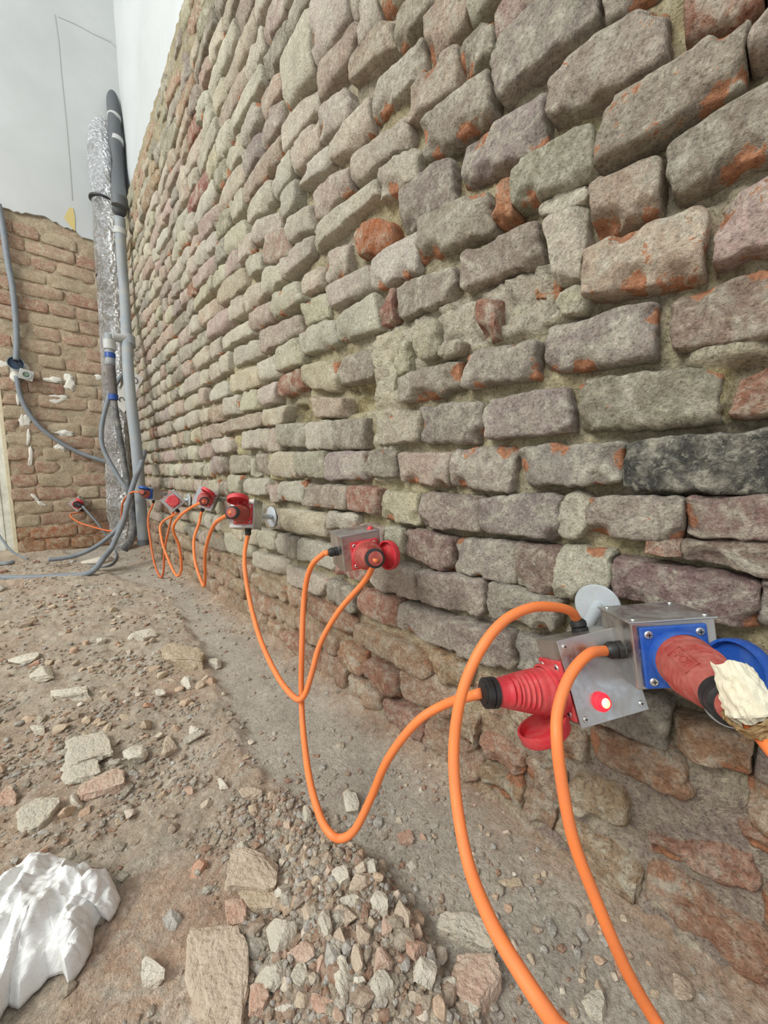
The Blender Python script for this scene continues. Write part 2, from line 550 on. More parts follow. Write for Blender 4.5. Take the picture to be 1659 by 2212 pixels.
def brick_mesh(q, proud=0.0, depth=0.05, seed=0, tint=(170, 160, 150), chip=0.0, p=7.0, rough=1.0, nx=14, nz=7, chips=2, axis='x'):
    """q: TL TR BR BL as (y, z); y decreases to the right. Front face at x = -proud, drop back by depth."""
    r = random.Random(seed * 7919 + 13)
    q = np.array(q, float)
    g_ = 0.0030
    q = q + np.array([[g_, g_], [-g_, g_], [-g_, -g_], [g_, -g_]])
    cy, cz = q[:, 0].mean(), q[:, 1].mean()
    us = np.concatenate([[-1, -1, -0.975], np.linspace(-0.93, 0.93, nx), [0.975, 1, 1]])
    vs2 = np.concatenate([[-1, -1, -0.95], np.linspace(-0.86, 0.86, nz), [0.95, 1, 1]])
    e1, e2 = (0.0022, 0.0075) if p > 6 else (0.0035, 0.012)
    du = np.array([depth, e2, e1] + [0] * nx + [e1, e2, depth])
    dv = du[:3].tolist() + [0] * nz + du[-3:].tolist(); dv = np.array(dv)
    U, V = np.meshgrid(us, vs2, indexing='ij')
    DU, DV = np.meshgrid(du, dv, indexing='ij')
    D = np.maximum(DU, DV)
    D = np.where((DU > 0) & (DV > 0) & (D < depth), D * 1.5, D)
    s = np.maximum(abs(U), abs(V)); rr = (abs(U) ** p + abs(V) ** p) ** (1 / p)
    k = np.where(rr > 0, s / np.maximum(rr, 1e-6), 1.0)
    U2, V2 = U * k, V * k
    a = (U2 + 1) / 2; b = (V2 + 1) / 2                      # a: left to right, b: bottom to top
    top = q[0][None, None, :] * (1 - a)[..., None] + q[1][None, None, :] * a[..., None]
    bot = q[3][None, None, :] * (1 - a)[..., None] + q[2][None, None, :] * a[..., None]
    Q = bot * (1 - b)[..., None] + top * b[..., None]
    n = U.size
    P = np.column_stack([(-proud + D).ravel(), Q[..., 0].ravel(), Q[..., 1].ravel()])
    pn = P.copy(); pn[:, 0] = seed * 0.37
    edge = (s.ravel() > 0.9)
    # outline wobble, face relief
    wob = 0.0034 * rough
    P[:, 1] += wob * fbm(pn, 26, 1) * (0.4 + edge) + 0.0022 * edge * vn(pn, 110, 11)
    P[:, 2] += wob * fbm(pn, 30, 2) * (0.4 + edge) + 0.0022 * edge * vn(pn, 110, 12)
    P[:, 0] += rough * (0.0028 * fbm(pn, 20, 3) + 0.0018 * vn(pn, 62, 4) + 0.0011 * vn(pn, 150, 6))
    # split facets: the face breaks along a few planes
    for _ in range(3 + (rough > 1.2)):
        a0 = r.uniform(0, 6.28); nn = np.array([math.cos(a0), math.sin(a0)])
        e0 = r.uniform(0.55, 0.98)
        tt = (U.ravel() * nn[0] + V.ravel() * nn[1]) - e0 + 0.10 * vn(pn, 45, 13 + _)
        P[:, 0] += np.clip(tt, 0, None) * r.uniform(0.008, 0.022) * (D.ravel() < 0.03)
    P[:, 0] += r.uniform(-.05, .05) * (P[:, 1] - cy) * 1.2 + r.uniform(-.09, .09) * (P[:, 2] - cz)
    ch = np.full(n, chip)
    w, h = abs(q[0][0] - q[1][0]), abs(q[0][1] - q[3][1])
    for _ in range(chips):
        side = r.random()
        if side < 0.35: c = (r.uniform(-1, 1), -1.0)
        elif side < 0.6: c = (r.choice((-1, 1)), r.uniform(-1, 1))
        elif side < 0.75: c = (r.uniform(-1, 1), 1.0)
        else: c = (r.choice((-1, 1)), r.choice((-1, 1)))
        R = r.uniform(0.012, 0.030)
        dd = np.sqrt(((U - c[0]) * w / 2) ** 2 + ((V - c[1]) * h / 2) ** 2).ravel() / R
        dd = dd + 0.25 * vn(pn, 60, 9)
        f = np.clip(1 - dd, 0, 1)
        P[:, 0] += np.minimum(f * 0.022, 0.012) * (D.ravel() < 0.03)
        if r.random() < 0.35 + chip * 2: ch = np.maximum(ch, np.where(D.ravel() < depth, np.clip(f * 1.1, 0, 0.62), ch))
    c0 = np.array([0.0, cy, cz])
    P -= c0
    nU, nV = U.shape
    I = np.arange(n).reshape(nU, nV)
    A, B_, C_, D_ = I[:-1, :-1].ravel(), I[1:, :-1].ravel(), I[1:, 1:].ravel(), I[:-1, 1:].ravel()
    Fc = np.column_stack([A, D_, C_, B_])
    if axis == 'y':          # end wall: front looks towards -y
        P = np.column_stack([P[:, 1], P[:, 0], P[:, 2]]); c0 = np.array([cy, 0.0, cz])
        Fc = Fc[:, ::-1]
    t = np.array(lin(tint))
    return P, Fc, ch, t, c0

def one_brick(parent, mat, off=(0, 0, 0), name='brick', **kw):
    P, Fc, ch, t, c0 = brick_mesh(**kw)
    me = mesh(P, Fc); attr(me, 'chip', ch); cattr(me, t)
    o = link(name, me, mat, parent); o.location = Vector([float(a + b) for a, b in zip(c0, off)])
    return o

class Merge:
    def __init__(s): s.V = []; s.F = []; s.c = []; s.t = []; s.n = 0
    def add(s, P, Fc, ch, t, c0):
        s.V.append(P + np.asarray(c0)); s.F += [tuple(int(i) + s.n for i in f) for f in Fc]
        s.c.append(ch); s.t.append(np.tile(t, (len(P), 1))); s.n += len(P)
    def build(s, name, mat, parent):
        me = mesh(np.vstack(s.V), s.F); attr(me, 'chip', np.concatenate(s.c)); cattr(me, np.vstack(s.t))
        return link(name, me, mat, parent)

traced = []
for ln in BR.strip().split('\n'):
    a = ln.split(); v = [int(x) / 1000 for x in a[2:]]
    q = [(v[0], v[1]), (v[2], v[3]), (v[4], v[5]), (v[6], v[7])]
    traced.append((a[0], a[1], q))

# places where bricks are missing: y0 y1 z0 z1, mortar depth, colour
ZONES = [(0.205, 0.645, 0.815, 0.905, 0.020, (214, 206, 186)), (0.66, 0.775, 0.745, 0.812, 0.055, (178, 166, 124)),
         (0.91, 1.04, 0.742, 0.800, 0.050, (170, 158, 118)), (0.565, 0.655, 0.655, 0.90, 0.006, (212, 204, 180)),
         (0.585, 0.66, 0.575, 0.66, 0.016, (206, 200, 176)), (0.44, 0.60, 1.06, 1.15, 0.030, (190, 178, 138)),
         (0.055, 0.085, 0.655, 0.72, 0.018, (176, 162, 112)), (0.0, 0.10, 0.72, 0.745, 0.012, (192, 184, 160)),
         (0.085, 0.095, 0.83, 0.90, 0.02, (160, 150, 126)), (1.10, 1.20, 0.57, 0.66, 0.012, (206, 196, 150)),
         (1.42, 1.50, 0.66, 0.74, 0.012, (206, 196, 150))]

right_parent_items = []
def course_z(k): return 0.413 + 0.0826 * k
fill = []
for k in range(-5, 25):
    z0 = course_z(k)
    if k == -5: z0 = 0.012
    z1 = z0 + 0.064
    blocked = []
    for (t, f, q) in traced:
        za = (q[2][1] + q[3][1]) / 2; zb = (q[0][1] + q[1][1]) / 2
        if min(zb, z1) - max(za, z0) > 0.018:
            blocked.append((min(q[1][0], q[2][0]), max(q[0][0], q[3][0])))
    for (a, b, c, d, *_r) in ZONES:
        if min(d, z1) - max(c, z0) > 0.035: blocked.append((a, b))
    blocked.sort()
    cur = -0.30; free = []
    for a, b in blocked:
        if a - cur > 0.035: free.append((cur, a))
        cur = max(cur, b)
    if YB - 0.01 - cur > 0.03: free.append((cur, YB - 0.01))
    for a, b in free:
        y = a + 0.006
        while y < b - 0.03:
            L = 0.122 if rng.random() < 0.66 else 0.25
            L *= rng.uniform(0.92, 1.08)
            if y + L > b - 0.05: L = b - 0.006 - y
            if L > 0.28: L *= 0.5
            fill.append((y, y + L, z0, k)); y += L + rng.uniform(0.006, 0.014)

def pick_tint(y, z):
    u = rng.random()
    if z < 0.24:
        return rng.choice('bbbt') if y > 0.4 else rng.choice('btt')
    if y < 0.3: return rng.choice('gggkvp')
    if z > 2.1: return rng.choice('kkcb')
    if y > 2.2: return 'w' if u < .28 else 'c' if u < .45 else 'p' if u < .75 else 'g' if u < .88 else 'k' if u < .95 else 'r'
    return 'w' if u < .42 else 'c' if u < .58 else 'p' if u < .78 else 'g' if u < .88 else 'k' if u < .95 else 'r'

allb = []
for i, (t, f, q) in enumerate(traced):
    y = np.mean([a[0] for a in q]); z = np.mean([a[1] for a in q])
    allb.append((t, f, q, y, z, i))
for j, (y0, y1, z0, k) in enumerate(fill):
    h = 0.063 + rng.uniform(-.006, .004)
    if z0 < 0.25: h += rng.uniform(-.010, .006)
    dz = rng.uniform(-.004, .004); dz2 = rng.uniform(-.005, .005)
    q = [(y1, z0 + h + dz), (y0, z0 + h + dz2), (y0, z0 + dz2), (y1, z0 + dz)]
    z = z0 + h / 2; y = (y0 + y1) / 2
    if z0 + h > TOP - 0.01: continue
    fl = 'r' if rng.random() < 0.22 else 'o' if rng.random() < 0.1 else '.'
    allb.append((pick_tint(y, z), fl, q, y, z, 1000 + j))

def size_px(y, z):
    dv = np.array([0.0, y, z]) - CAM; d = dv @ RC[:, 2]
    if d < 0.05: return 0
    px = 829.5 + F * (dv @ RC[:, 0]) / d; py = 1106 + F * (dv @ RC[:, 1]) / d
    if px < -60 or px > 1760 or py < -80 or py > 2290: return 0
    return 1.0 / (d * d) * (-CAM[0]) / np.linalg.norm(dv)
allb.sort(key=lambda b: -size_px(b[3], b[4]) - (10 if b[5] < 1000 else 0))

# the mortar bed itself: a relief grid behind the brick faces
ys = np.concatenate([np.arange(-0.34, 1.0, 0.006), np.arange(1.0, 2.0, 0.010), np.arange(2.0, YB + 0.03, 0.016)])
zs = np.concatenate([np.arange(-0.03, 1.4, 0.006), np.arange(1.4, TOP + 0.001, 0.011)])
Yg, Zg = np.meshgrid(ys, zs, indexing='ij')
PP = np.column_stack([np.zeros(Yg.size), Yg.ravel(), Zg.ravel()])
y_, z_ = PP[:, 1], PP[:, 2]
lo = fbm(PP, 7, 21); mid = fbm(PP, 34, 22); hi = vn(PP, 120, 23)
dep = 0.034 + 0.013 * lo + 0.010 * mid + 0.003 * hi
far = np.clip((y_ - 0.8) / 2, 0, 1)
dep -= 0.004 * far
dep += 0.006 * np.clip(0.5 - y_, 0, 0.5) / 0.5
# dust and mortar lying on the ledges: shallower just above each course line
yel = np.clip(0.5 + 1.6 * fbm(PP, 5, 31), 0, 1)[:, None]
base = np.array(lin((188, 178, 152))) * (1 - yel) + np.array(lin((194, 182, 142))) * yel
wht = np.clip(2.2 * fbm(PP, 9, 33) - 0.35, 0, 1)[:, None]
base = base * (1 - wht) + np.array(lin((204, 196, 176))) * wht
for (a, b, c, d, dp, colr) in ZONES:
    w = np.clip((y_ - a) / .012 + .5, 0, 1) * np.clip((b - y_) / .012 + .5, 0, 1) * np.clip((z_ - c) / .01 + .5, 0, 1) * np.clip((d - z_) / .01 + .5, 0, 1)
    amp = 0.011 if dp < 0.04 else 0.008
    dep = dep * (1 - w) + w * (dp + amp * 1.7 * fbm(PP, 24, 41) + 0.010 * fbm(PP, 70, 42) + 0.012 * np.clip(np.abs(vn(PP, 30, 43)) * -6 + 1, 0, 1))
    base = base * (1 - w[:, None]) + w[:, None] * np.array(lin(colr))
low = np.clip((0.27 + 0.03 * lo - z_) / 0.06, 0, 1)
nearlow = np.clip((0.35 - y_) / 0.15, 0, 1)[:, None]
bc = np.array(lin((184, 156, 128))) * (1 - nearlow) + np.array(lin((172, 156, 144))) * nearlow
base = base * (1 - low[:, None]) + bc * low[:, None]
dep = dep * (1 - low) + low * (0.022 + 0.014 * fbm(PP, 14, 51) + 0.007 * fbm(PP, 45, 52))
foot = np.clip((0.055 - z_) / 0.055, 0, 1)
dep = dep - foot * (0.022 + 0.012 * fbm(PP, 9, 53))
topb = np.clip((z_ - (TOP - 0.26 + 0.08 * lo)) / 0.05, 0, 1)
base = base * (1 - topb[:, None]) + np.array(lin((176, 164, 134))) * topb[:, None]
dep = dep * (1 - topb) + topb * (0.006 + 0.008 * mid)
PP[:, 0] = np.maximum(dep, -0.03)
PP[:, 0] = np.where(z_ > TOP - 0.012, 0.11, PP[:, 0])
# ragged top edge under the plaster
rag = 0.018 * fbm(np.column_stack([y_ * 0, y_, y_ * 0]), 9, 61)
PP[:, 2] = np.where(z_ > TOP - 0.02, z_ + rag, z_)
I = np.arange(Yg.size).reshape(Yg.shape)
Fc = np.column_stack([I[:-1, :-1].ravel(), I[:-1, 1:].ravel(), I[1:, 1:].ravel(), I[1:, :-1].ravel()])
me = mesh(PP, Fc); attr(me, 'chip', np.zeros(len(PP))); cattr(me, base)
wall_right = link('wall_right', me, M_MORTAR); tag(wall_right, 'bare brick wall with raked lime mortar joints along the right side', kind='structure')

rest = Merge(); made = 0
for (t, f, q, y, z, i) in allb:
    s = size_px(y, z)
    if s <= 0 and y > 0.6: continue
    tc = TINT[t]; j = random.Random(i)
    dv = j.uniform(-9, 9); tc = tuple(max(20, c + dv + j.uniform(-4, 4)) for c in tc)
    chip = {'.': 0.0, 'r': 0.20, 'o': 0.24, 'O': 0.33}[f]
    if t in 'oO': chip = 0.42
    if t == 't': chip = 0.2
    proud = j.uniform(-0.006, 0.006)
    if i == 23 or f == 'O': proud += 0.004
    farb = min(1, max(0, (y - 0.7) / 1.2))
    p = 13 - 7.5 * farb * j.uniform(.6, 1); rough = 1.0 + 0.6 * farb
    ch = 1 if t == 'd' else 2 + (f != '.') * 2
    if t == 'O': rough = 2.6; p = 3.2; proud -= 0.01
    if t == 'm': rough = 2.4; p = 3.0; chip = 0; ch = 0; proud -= 0.006
    if z < 0.25:
        rough = 2.2; p = 6.2; proud += 0.004 - 0.010 * j.random(); chip = min(chip, .22)
    big = s > 0.9
    kw = dict(q=q, proud=proud, depth=0.052, seed=i, tint=tc, chip=chip, p=p, rough=rough, nx=34 if big else 13, nz=16 if big else 7, chips=ch)
    if made < 299:
        one_brick(wall_right, M_BRICK, name='mortar_lump' if t == 'm' else 'brick', **kw); made += 1
    else:
        kw.update(nx=7, nz=4); rest.add(*brick_mesh(**kw))
if rest.n:
    o = rest.build('bricks', M_BRICK, wall_right); tag(o, kind='stuff')

# white plaster above the bare brick, a slab with a ragged lower edge
def plaster_slab(name, pts_low, ztop, axis, plane, thick, label, mat=M_PLASTER):
    """pts_low: (u, z) along the ragged lower edge"""
    n = len(pts_low); V = []
    for off in (0.0, thick):
        for (u, z) in pts_low: V.append((plane + off, u, z) if axis == 'x' else (u, plane + off, z))
        for (u, z) in pts_low: V.append((plane + off, u, ztop) if axis == 'x' else (u, plane + off, ztop))
    Fc = []
    for i in range(n - 1):
        Fc.append((i, i + 1, n + i + 1, n + i)); Fc.append((2 * n + i, 3 * n + i, 3 * n + i + 1, 2 * n + i + 1))
        Fc.append((i, 2 * n + i, 2 * n + i + 1, i + 1)); Fc.append((n + i, n + i + 1, 3 * n + i + 1, 3 * n + i))
    Fc.append((0, n, 3 * n, 2 * n)); Fc.append((n - 1, 3 * n - 1, 4 * n - 1, 2 * n - 1))
    me = mesh(V, Fc)
    bm = bmesh.new(); bm.from_mesh(me); bmesh.ops.recalc_face_normals(bm, faces=bm.faces); bm.to_mesh(me); bm.free()
    o = link(name, me, mat, None, smooth=False); tag(o, label, kind='structure'); return o
low = []
for y in np.arange(-0.34, YB + 0.02, 0.03):
    low.append((float(y), float(TOP - 0.006 + 0.016 * fbm(np.array([[0.3, y, 0]]), 12, 71)[0] + 0.008 * vn(np.array([[0.3, y, 0]]), 60, 72)[0])))
wall_up = plaster_slab('wall_right_plaster', low, 4.3, 'x', 0.075, 0.05, 'white painted plaster above the bare brick of the right wall')
wall_up.name = 'trim_1'

# ---------------------------------------------------------------- end wall
XE = -0.745                   # corner of the door opening
def back_top(x):              # ragged plaster line
    P = np.array([[x, 0.0, 0.0]])
    t = min(1, max(0, (x - XE) / 0.60))
    return 2.335 + 0.035 * math.sin(t * 3.0) + 0.02 * float(fbm(P, 9, 81)[0]) - (0.02 if x > -0.25 else 0)
xs = np.arange(XE, 0.121, 0.012); zs = np.arange(-0.03, 2.42, 0.012)
Xg, Zg = np.meshgrid(xs, zs, indexing='ij')
PP = np.column_stack([Xg.ravel(), np.zeros(Xg.size), Zg.ravel()])
d = 0.003 + 0.008 * fbm(PP, 16, 82) + 0.003 * vn(PP, 60, 83)
yel = np.clip(0.5 + 1.5 * fbm(PP, 4, 84), 0, 1)[:, None]
base = np.array(lin((196, 178, 150))) * (1 - yel) + np.array(lin((188, 172, 146))) * yel
rd = np.clip(1.8 * fbm(PP, 3.2, 85) - 0.1, 0, 1)[:, None] * 0.5
base = base * (1 - rd) + np.array(lin((186, 148, 124))) * rd
lowr = np.clip((0.22 - PP[:, 2]) / .08, 0, 1)[:, None]
base = base * (1 - lowr) + np.array(lin((176, 134, 104))) * lowr
PP[:, 1] = YB + d
I = np.arange(Xg.size).reshape(Xg.shape)
Fc = np.column_stack([I[:-1, :-1].ravel(), I[1:, :-1].ravel(), I[1:, 1:].ravel(), I[:-1, 1:].ravel()])
me = mesh(PP, Fc); attr(me, 'chip', np.zeros(len(PP))); cattr(me, base)
wall_back = link('wall_back', me, M_BRICK2); tag(wall_back, 'end wall of reddish bricks with smeared flush joints beside the corner pipes', kind='structure')
nb = 0
for k in range(0, 25):
    z0 = 0.012 + k * 0.0955
    x = XE + 0.004 - (0.07 if k % 2 else 0) ; first = True
    while x < -0.01:
        L = rng.choice([0.135, 0.135, 0.265, 0.2]) * rng.uniform(.9, 1.1)
        a, b = max(x, XE + 0.004), min(x + L, -0.004)
        x += L + 0.009
        if b - a < 0.035: continue
        h = 0.083 + rng.uniform(-.006, .004)
        if z0 + h > back_top((a + b) / 2) - 0.04: continue
        if rng.random() < 0.06: continue
        z = z0 + h / 2
        u = rng.random() + 0.25 * float(fbm(np.array([[a, 0, z]]), 3.2, 85)[0])
        tc = (188, 154, 132) if u < .3 else (194, 166, 142) if u < .55 else (198, 180, 152) if u < .82 else (180, 140, 120)
        if z < 0.22: tc = rng.choice([(178, 124, 92), (184, 138, 104)])
        if nb >= 300: break
        dz = rng.uniform(-.004, .004)
        q = [(a, z0 + h + dz), (b, z0 + h), (b, z0), (a, z0 + dz)]
        q = [(b, z0 + h + dz), (a, z0 + h), (a, z0), (b, z0 + dz)]
        o = one_brick(wall_back, M_BRICK2, off=(0, YB, 0), q=q, proud=0.004 + rng.uniform(-.002, .006), depth=0.03, seed=5000 + nb, tint=tc,
                      chip=rng.choice([0, 0.1, 0.15, 0.22]), p=9, rough=1.0 + (z < .22) * 0.8, nx=9, nz=5, chips=1, axis='y'); nb += 1
low = [(float(x), back_top(float(x)) + 0.008 * float(vn(np.array([[x, 0, 0]]), 50, 87)[0])) for x in np.arange(XE - 0.6, 0.13, 0.02)]
wp = plaster_slab('trim_2', low, 4.3, 'y', YB - 0.012, 0.05, 'white painted plaster high on the end wall above the bare brick')
# crack lines and a yellow flake in the plaster
def strip(name, pts, w, mat, parent, thick=0.0015, axis='y'):
    V = []; Fc = []
    pts = [np.array(p, float) for p in pts]
    for i, p in enumerate(pts):
        t = pts[min(i + 1, len(pts) - 1)] - pts[max(i - 1, 0)]; t /= np.linalg.norm(t)
        nrm = np.array([0, -1.0, 0]) if axis == 'y' else np.array([-1.0, 0, 0])
        s = np.cross(t, nrm); ww = w[i] if hasattr(w, '__len__') else w
        V += [p - s * ww / 2, p + s * ww / 2, p + s * ww / 2 + nrm * thick, p - s * ww / 2 + nrm * thick]
    for i in range(len(pts) - 1):
        a = i * 4
        for j in range(4):
            Fc.append((a + j, a + (j + 1) % 4, a + 4 + (j + 1) % 4, a + 4 + j))
    Fc.append((3, 2, 1, 0)); n = len(V); Fc.append((n - 4, n - 3, n - 2, n - 1))
    me = mesh(V, Fc)
    bm = bmesh.new(); bm.from_mesh(me); bmesh.ops.recalc_face_normals(bm, faces=bm.faces); bm.to_mesh(me); bm.free()
    return link(name, me, mat, parent, smooth=False)
yp = YB - 0.013
strip('crack', [at(118, 30, y=yp), at(126, 90, y=yp), at(133, 170, y=yp), at(142, 260, y=yp), at(150, 350, y=yp), at(155, 432, y=yp)], [.003, .005, .004, .006, .004, .008], M_CRACK, wp)
strip('crack', [at(125, 36, y=yp), at(160, 50, y=yp), at(200, 72, y=yp), at(240, 90, y=yp), at(252, 104, y=yp)], [.003, .008, .006, .014, .01], M_CRACK, wp)
fl = [(150, 448), (158, 450), (162, 470), (162, 500), (152, 488), (138, 470)]
c = at(152, 472, y=yp)
V = [at(px, py, y=yp) for px, py in fl] + [at(px, py, y=yp - .002) for px, py in fl]; n = len(fl)
me = mesh(V, [tuple(range(n)), tuple(range(n, 2 * n))[::-1]] + [(i, i + n, (i + 1) % n + n, (i + 1) % n) for i in range(n)])
link('paint_flake', me, M_YELLOW, wp, smooth=False)['label'] = 'pale yellow flake of old paint'

# door opening at the far left: reveal, painted frame
wr = bpy.data.objects.new('trim_3', bpy.data.meshes.new('mesh')); 
bm = bmesh.new(); box_bm(bm, (XE - 0.006, YB + 0.14, 1.17), (0.022, 0.29, 2.36), 0.003); me = bm_mesh(bm)
for v in me.vertices:
    w_ = 0.005 * float(vn(np.array([[v.co.x, v.co.y, v.co.z]]), 30, 3)[0]); v.co.x += w_
tag(link('trim_3', me, M_EDGE, None, smooth=False), 'cream plaster corner strip beside the door opening', kind='structure')
df = empty('door_1', (XE - 0.08, YB + 0.24, 0)); tag(df, 'white painted door frame with chipped paint at the left edge', kind='structure')
for nm, c, s in (('door_frame', (0.04, 0, 1.1), (0.05, 0.09, 2.2)), ('door_panel', (-0.40, 0.02, 1.1), (0.80, 0.045, 2.18)), ('door_rebate', (0.005, -0.02, 1.1), (0.02, 0.06, 2.2))):
    bm = bmesh.new(); box_bm(bm, c, s, 0.004); link(nm, bm_mesh(bm), M_DOORF, df, smooth=False)
bm = bmesh.new(); box_bm(bm, (-1.45, YB + 0.14, 3.23), (1.40, 0.29, 1.78), 0.0)
tag(link('wall_back_lintel', bm_mesh(bm), M_PLASTER, None, smooth=False), 'plastered wall above the door opening', kind='structure')
bm = bmesh.new(); box_bm(bm, (-2.4, YB + 0.14, 1.17), (1.70, 0.29, 2.36), 0.0)
tag(link('wall_back_side', bm_mesh(bm), M_PLASTER, None, smooth=False), 'plastered wall beyond the door opening', kind='structure')

# white filler runs and lumps on the end wall
def smear(pts, w, th=0.006):
    P = [at(px, py, y=YB - 0.004) for px, py in pts]
    return strip('filler_run', P, w, M_SMEAR, wall_back, thick=th)
def blob(name, P, r, mat, parent, seed=0, flat=0.4, axis=1, sub=3, amp=0.35, f=22):
    bm = bmesh.new(); bmesh.ops.create_icosphere(bm, subdivisions=sub, radius=1.0)
    A = np.array([v.co[:] for v in bm.verts]); nn = fbm(A, 1.6, seed, 3)[:, None]
    A = A * (1 + amp * nn)
    sc = np.array(r if hasattr(r, '__len__') else (r, r, r), float).copy()
    if not hasattr(r, '__len__'): sc[axis] *= flat
    A = A * sc
    for v, a in zip(bm.verts, A): v.co = Vector(a)
    o = link(name, bm_mesh(bm), mat, parent); o.location = Vector([float(v) for v in P]); return o
for i, (px, py, w, h, ry) in enumerate([(42, 850, .014, .09, .1), (47, 905, .016, .075, .06), (57, 905, .022, .05, .1), (62, 945, .010, .06, .1), (66, 985, .013, .075, .1), (74, 1074, .014, .035, -.6), (89, 1088, .012, .028, -1.0)]):
    o = blob('filler_run', at(px, py, y=YB - 0.002), (w, 0.008, h), M_SMEAR, wall_back, seed=i + 30, amp=.6); o.rotation_euler = (0, ry, 0)
for i, (px, py, w, h) in enumerate([(118, 822, .045, .02), (152, 828, .035, .05), (124, 862, .05, .035), (142, 935, .05, .022), (133, 965, .03, .03), (213, 815, .02, .03)]):
    blob('mortar_lump', at(px, py, y=YB - 0.003), (w, 0.009, h), M_SMEAR, wall_back, seed=i + 3, amp=1.1)
# ---------------------------------------------------------------- floor: screed strip by the wall, dusty rubble bed beyond
BX = [(-0.5, -0.20), (0.16, -0.22), (0.33, -0.20), (0.40, -0.215), (0.61, -0.235), (0.85, -0.25), (1.285, -0.18), (1.57, -0.14), (2.15, -0.155), (2.6, -0.30), (3.3, -0.42), (3.8, -0.5)]
bxy = np.array(BX)
def ground_h(x, y):
    P = np.column_stack([x, y, np.zeros(len(x))])
    edge = np.interp(y, bxy[:, 0], bxy[:, 1]) + 0.035 * fbm(P, 5, 91) + 0.012 * vn(P, 30, 92)
    m_ = np.clip((edge - x) / 0.05, 0, 1); m_ = m_ * m_ * (3 - 2 * m_)
    big = fbm(P, 5, 93); md = fbm(P, 22, 94); sm = fbm(P, 70, 95, 2)
    h = m_ * (0.013 + 0.016 * big + 0.012 * md + 0.006 * sm)
    # smooth trodden patch with tread marks at the lower left
    tr = np.clip(1 - np.hypot((x + 0.47) / 0.14, (y - 0.50) / 0.12), 0, 1); tr = np.minimum(1, tr * 2.5)
    h = h * (1 - 0.75 * tr) + 0.012 * tr
    c = math.cos(0.74); s = math.sin(0.74)
    u = (x * c - y * s) / 0.0165; v = (x * s + y * c) / 0.0165
    gr = np.minimum(abs((u % 1) - .5), abs((v % 1) - .5)) * 2
    h = h - tr * 0.0035 * np.clip(1 - gr / 0.30, 0, 1)
    # heap of broken masonry in front, centre
    pile = np.exp(-(((x + 0.31) / 0.085) ** 2 + ((y - 0.30) / 0.13) ** 2))
    h = h + 0.020 * pile * m_
    slab = (1 - m_) * (0.0025 * fbm(P, 6, 96) + 0.0010 * fbm(P, 60, 97, 2))
    toe = np.clip((x + 0.10 + 0.03 * fbm(P, 7, 98)) / 0.12, 0, 1)
    h = h + slab + 0.03 * toe ** 1.6 * (0.7 + 0.6 * fbm(P, 18, 99))
    return h, m_, toe, tr, big, md
xs = np.concatenate([np.arange(-3.4, -1.2, 0.08), np.arange(-1.2, -0.75, 0.02), np.arange(-0.75, 0.09, 0.0052)])
ysf = np.concatenate([np.arange(-1.2, -0.2, 0.05), np.arange(-0.2, 0.95, 0.0052), np.arange(0.95, 1.8, 0.010), np.arange(1.8, 4.3, 0.02)])
Xg, Yg = np.meshgrid(xs, ysf, indexing='ij')
x, y = Xg.ravel(), Yg.ravel()
h, m_, toe, tr, big, md = ground_h(x, y)
Pg = np.column_stack([x, y, h])
c_slab = np.array(lin((206, 197, 182))); c_rub = np.array(lin((206, 190, 168))); c_pink = np.array(lin((208, 176, 150))); c_pale = np.array(lin((214, 204, 186)))
P0 = np.column_stack([x, y, x * 0])
pk = np.clip(0.45 + 1.6 * fbm(P0, 3.2, 101) + 0.35 * np.clip((0.7 - y) / 0.5, -1, 1), 0, 1)[:, None]
pl = np.clip(1.5 * fbm(P0, 8, 102) - 0.15, 0, 1)[:, None]
rub = c_rub * (1 - pk) + c_pink * pk; rub = rub * (1 - pl) + c_pale * pl
sp = np.clip(2.4 * fbm(P0, 6, 103) - 0.75, 0, 1)[:, None]
sl = c_slab * (1 - sp) + c_pink * sp
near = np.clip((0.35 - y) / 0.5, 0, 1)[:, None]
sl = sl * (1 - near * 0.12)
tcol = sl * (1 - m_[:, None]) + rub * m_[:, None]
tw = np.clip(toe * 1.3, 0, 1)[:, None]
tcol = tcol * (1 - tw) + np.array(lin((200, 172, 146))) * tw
trw = tr[:, None] * 0.7
tcol = tcol * (1 - trw) + np.array(lin((212, 176, 150))) * trw
I = np.arange(Xg.size).reshape(Xg.shape)
Fc = np.column_stack([I[:-1, :-1].ravel(), I[1:, :-1].ravel(), I[1:, 1:].ravel(), I[:-1, 1:].ravel()])
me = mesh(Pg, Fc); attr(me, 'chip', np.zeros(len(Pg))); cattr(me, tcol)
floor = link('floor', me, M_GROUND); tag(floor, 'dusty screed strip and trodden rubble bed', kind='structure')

def gh(x, y):
    return float(ground_h(np.array([x]), np.array([y]))[0][0])

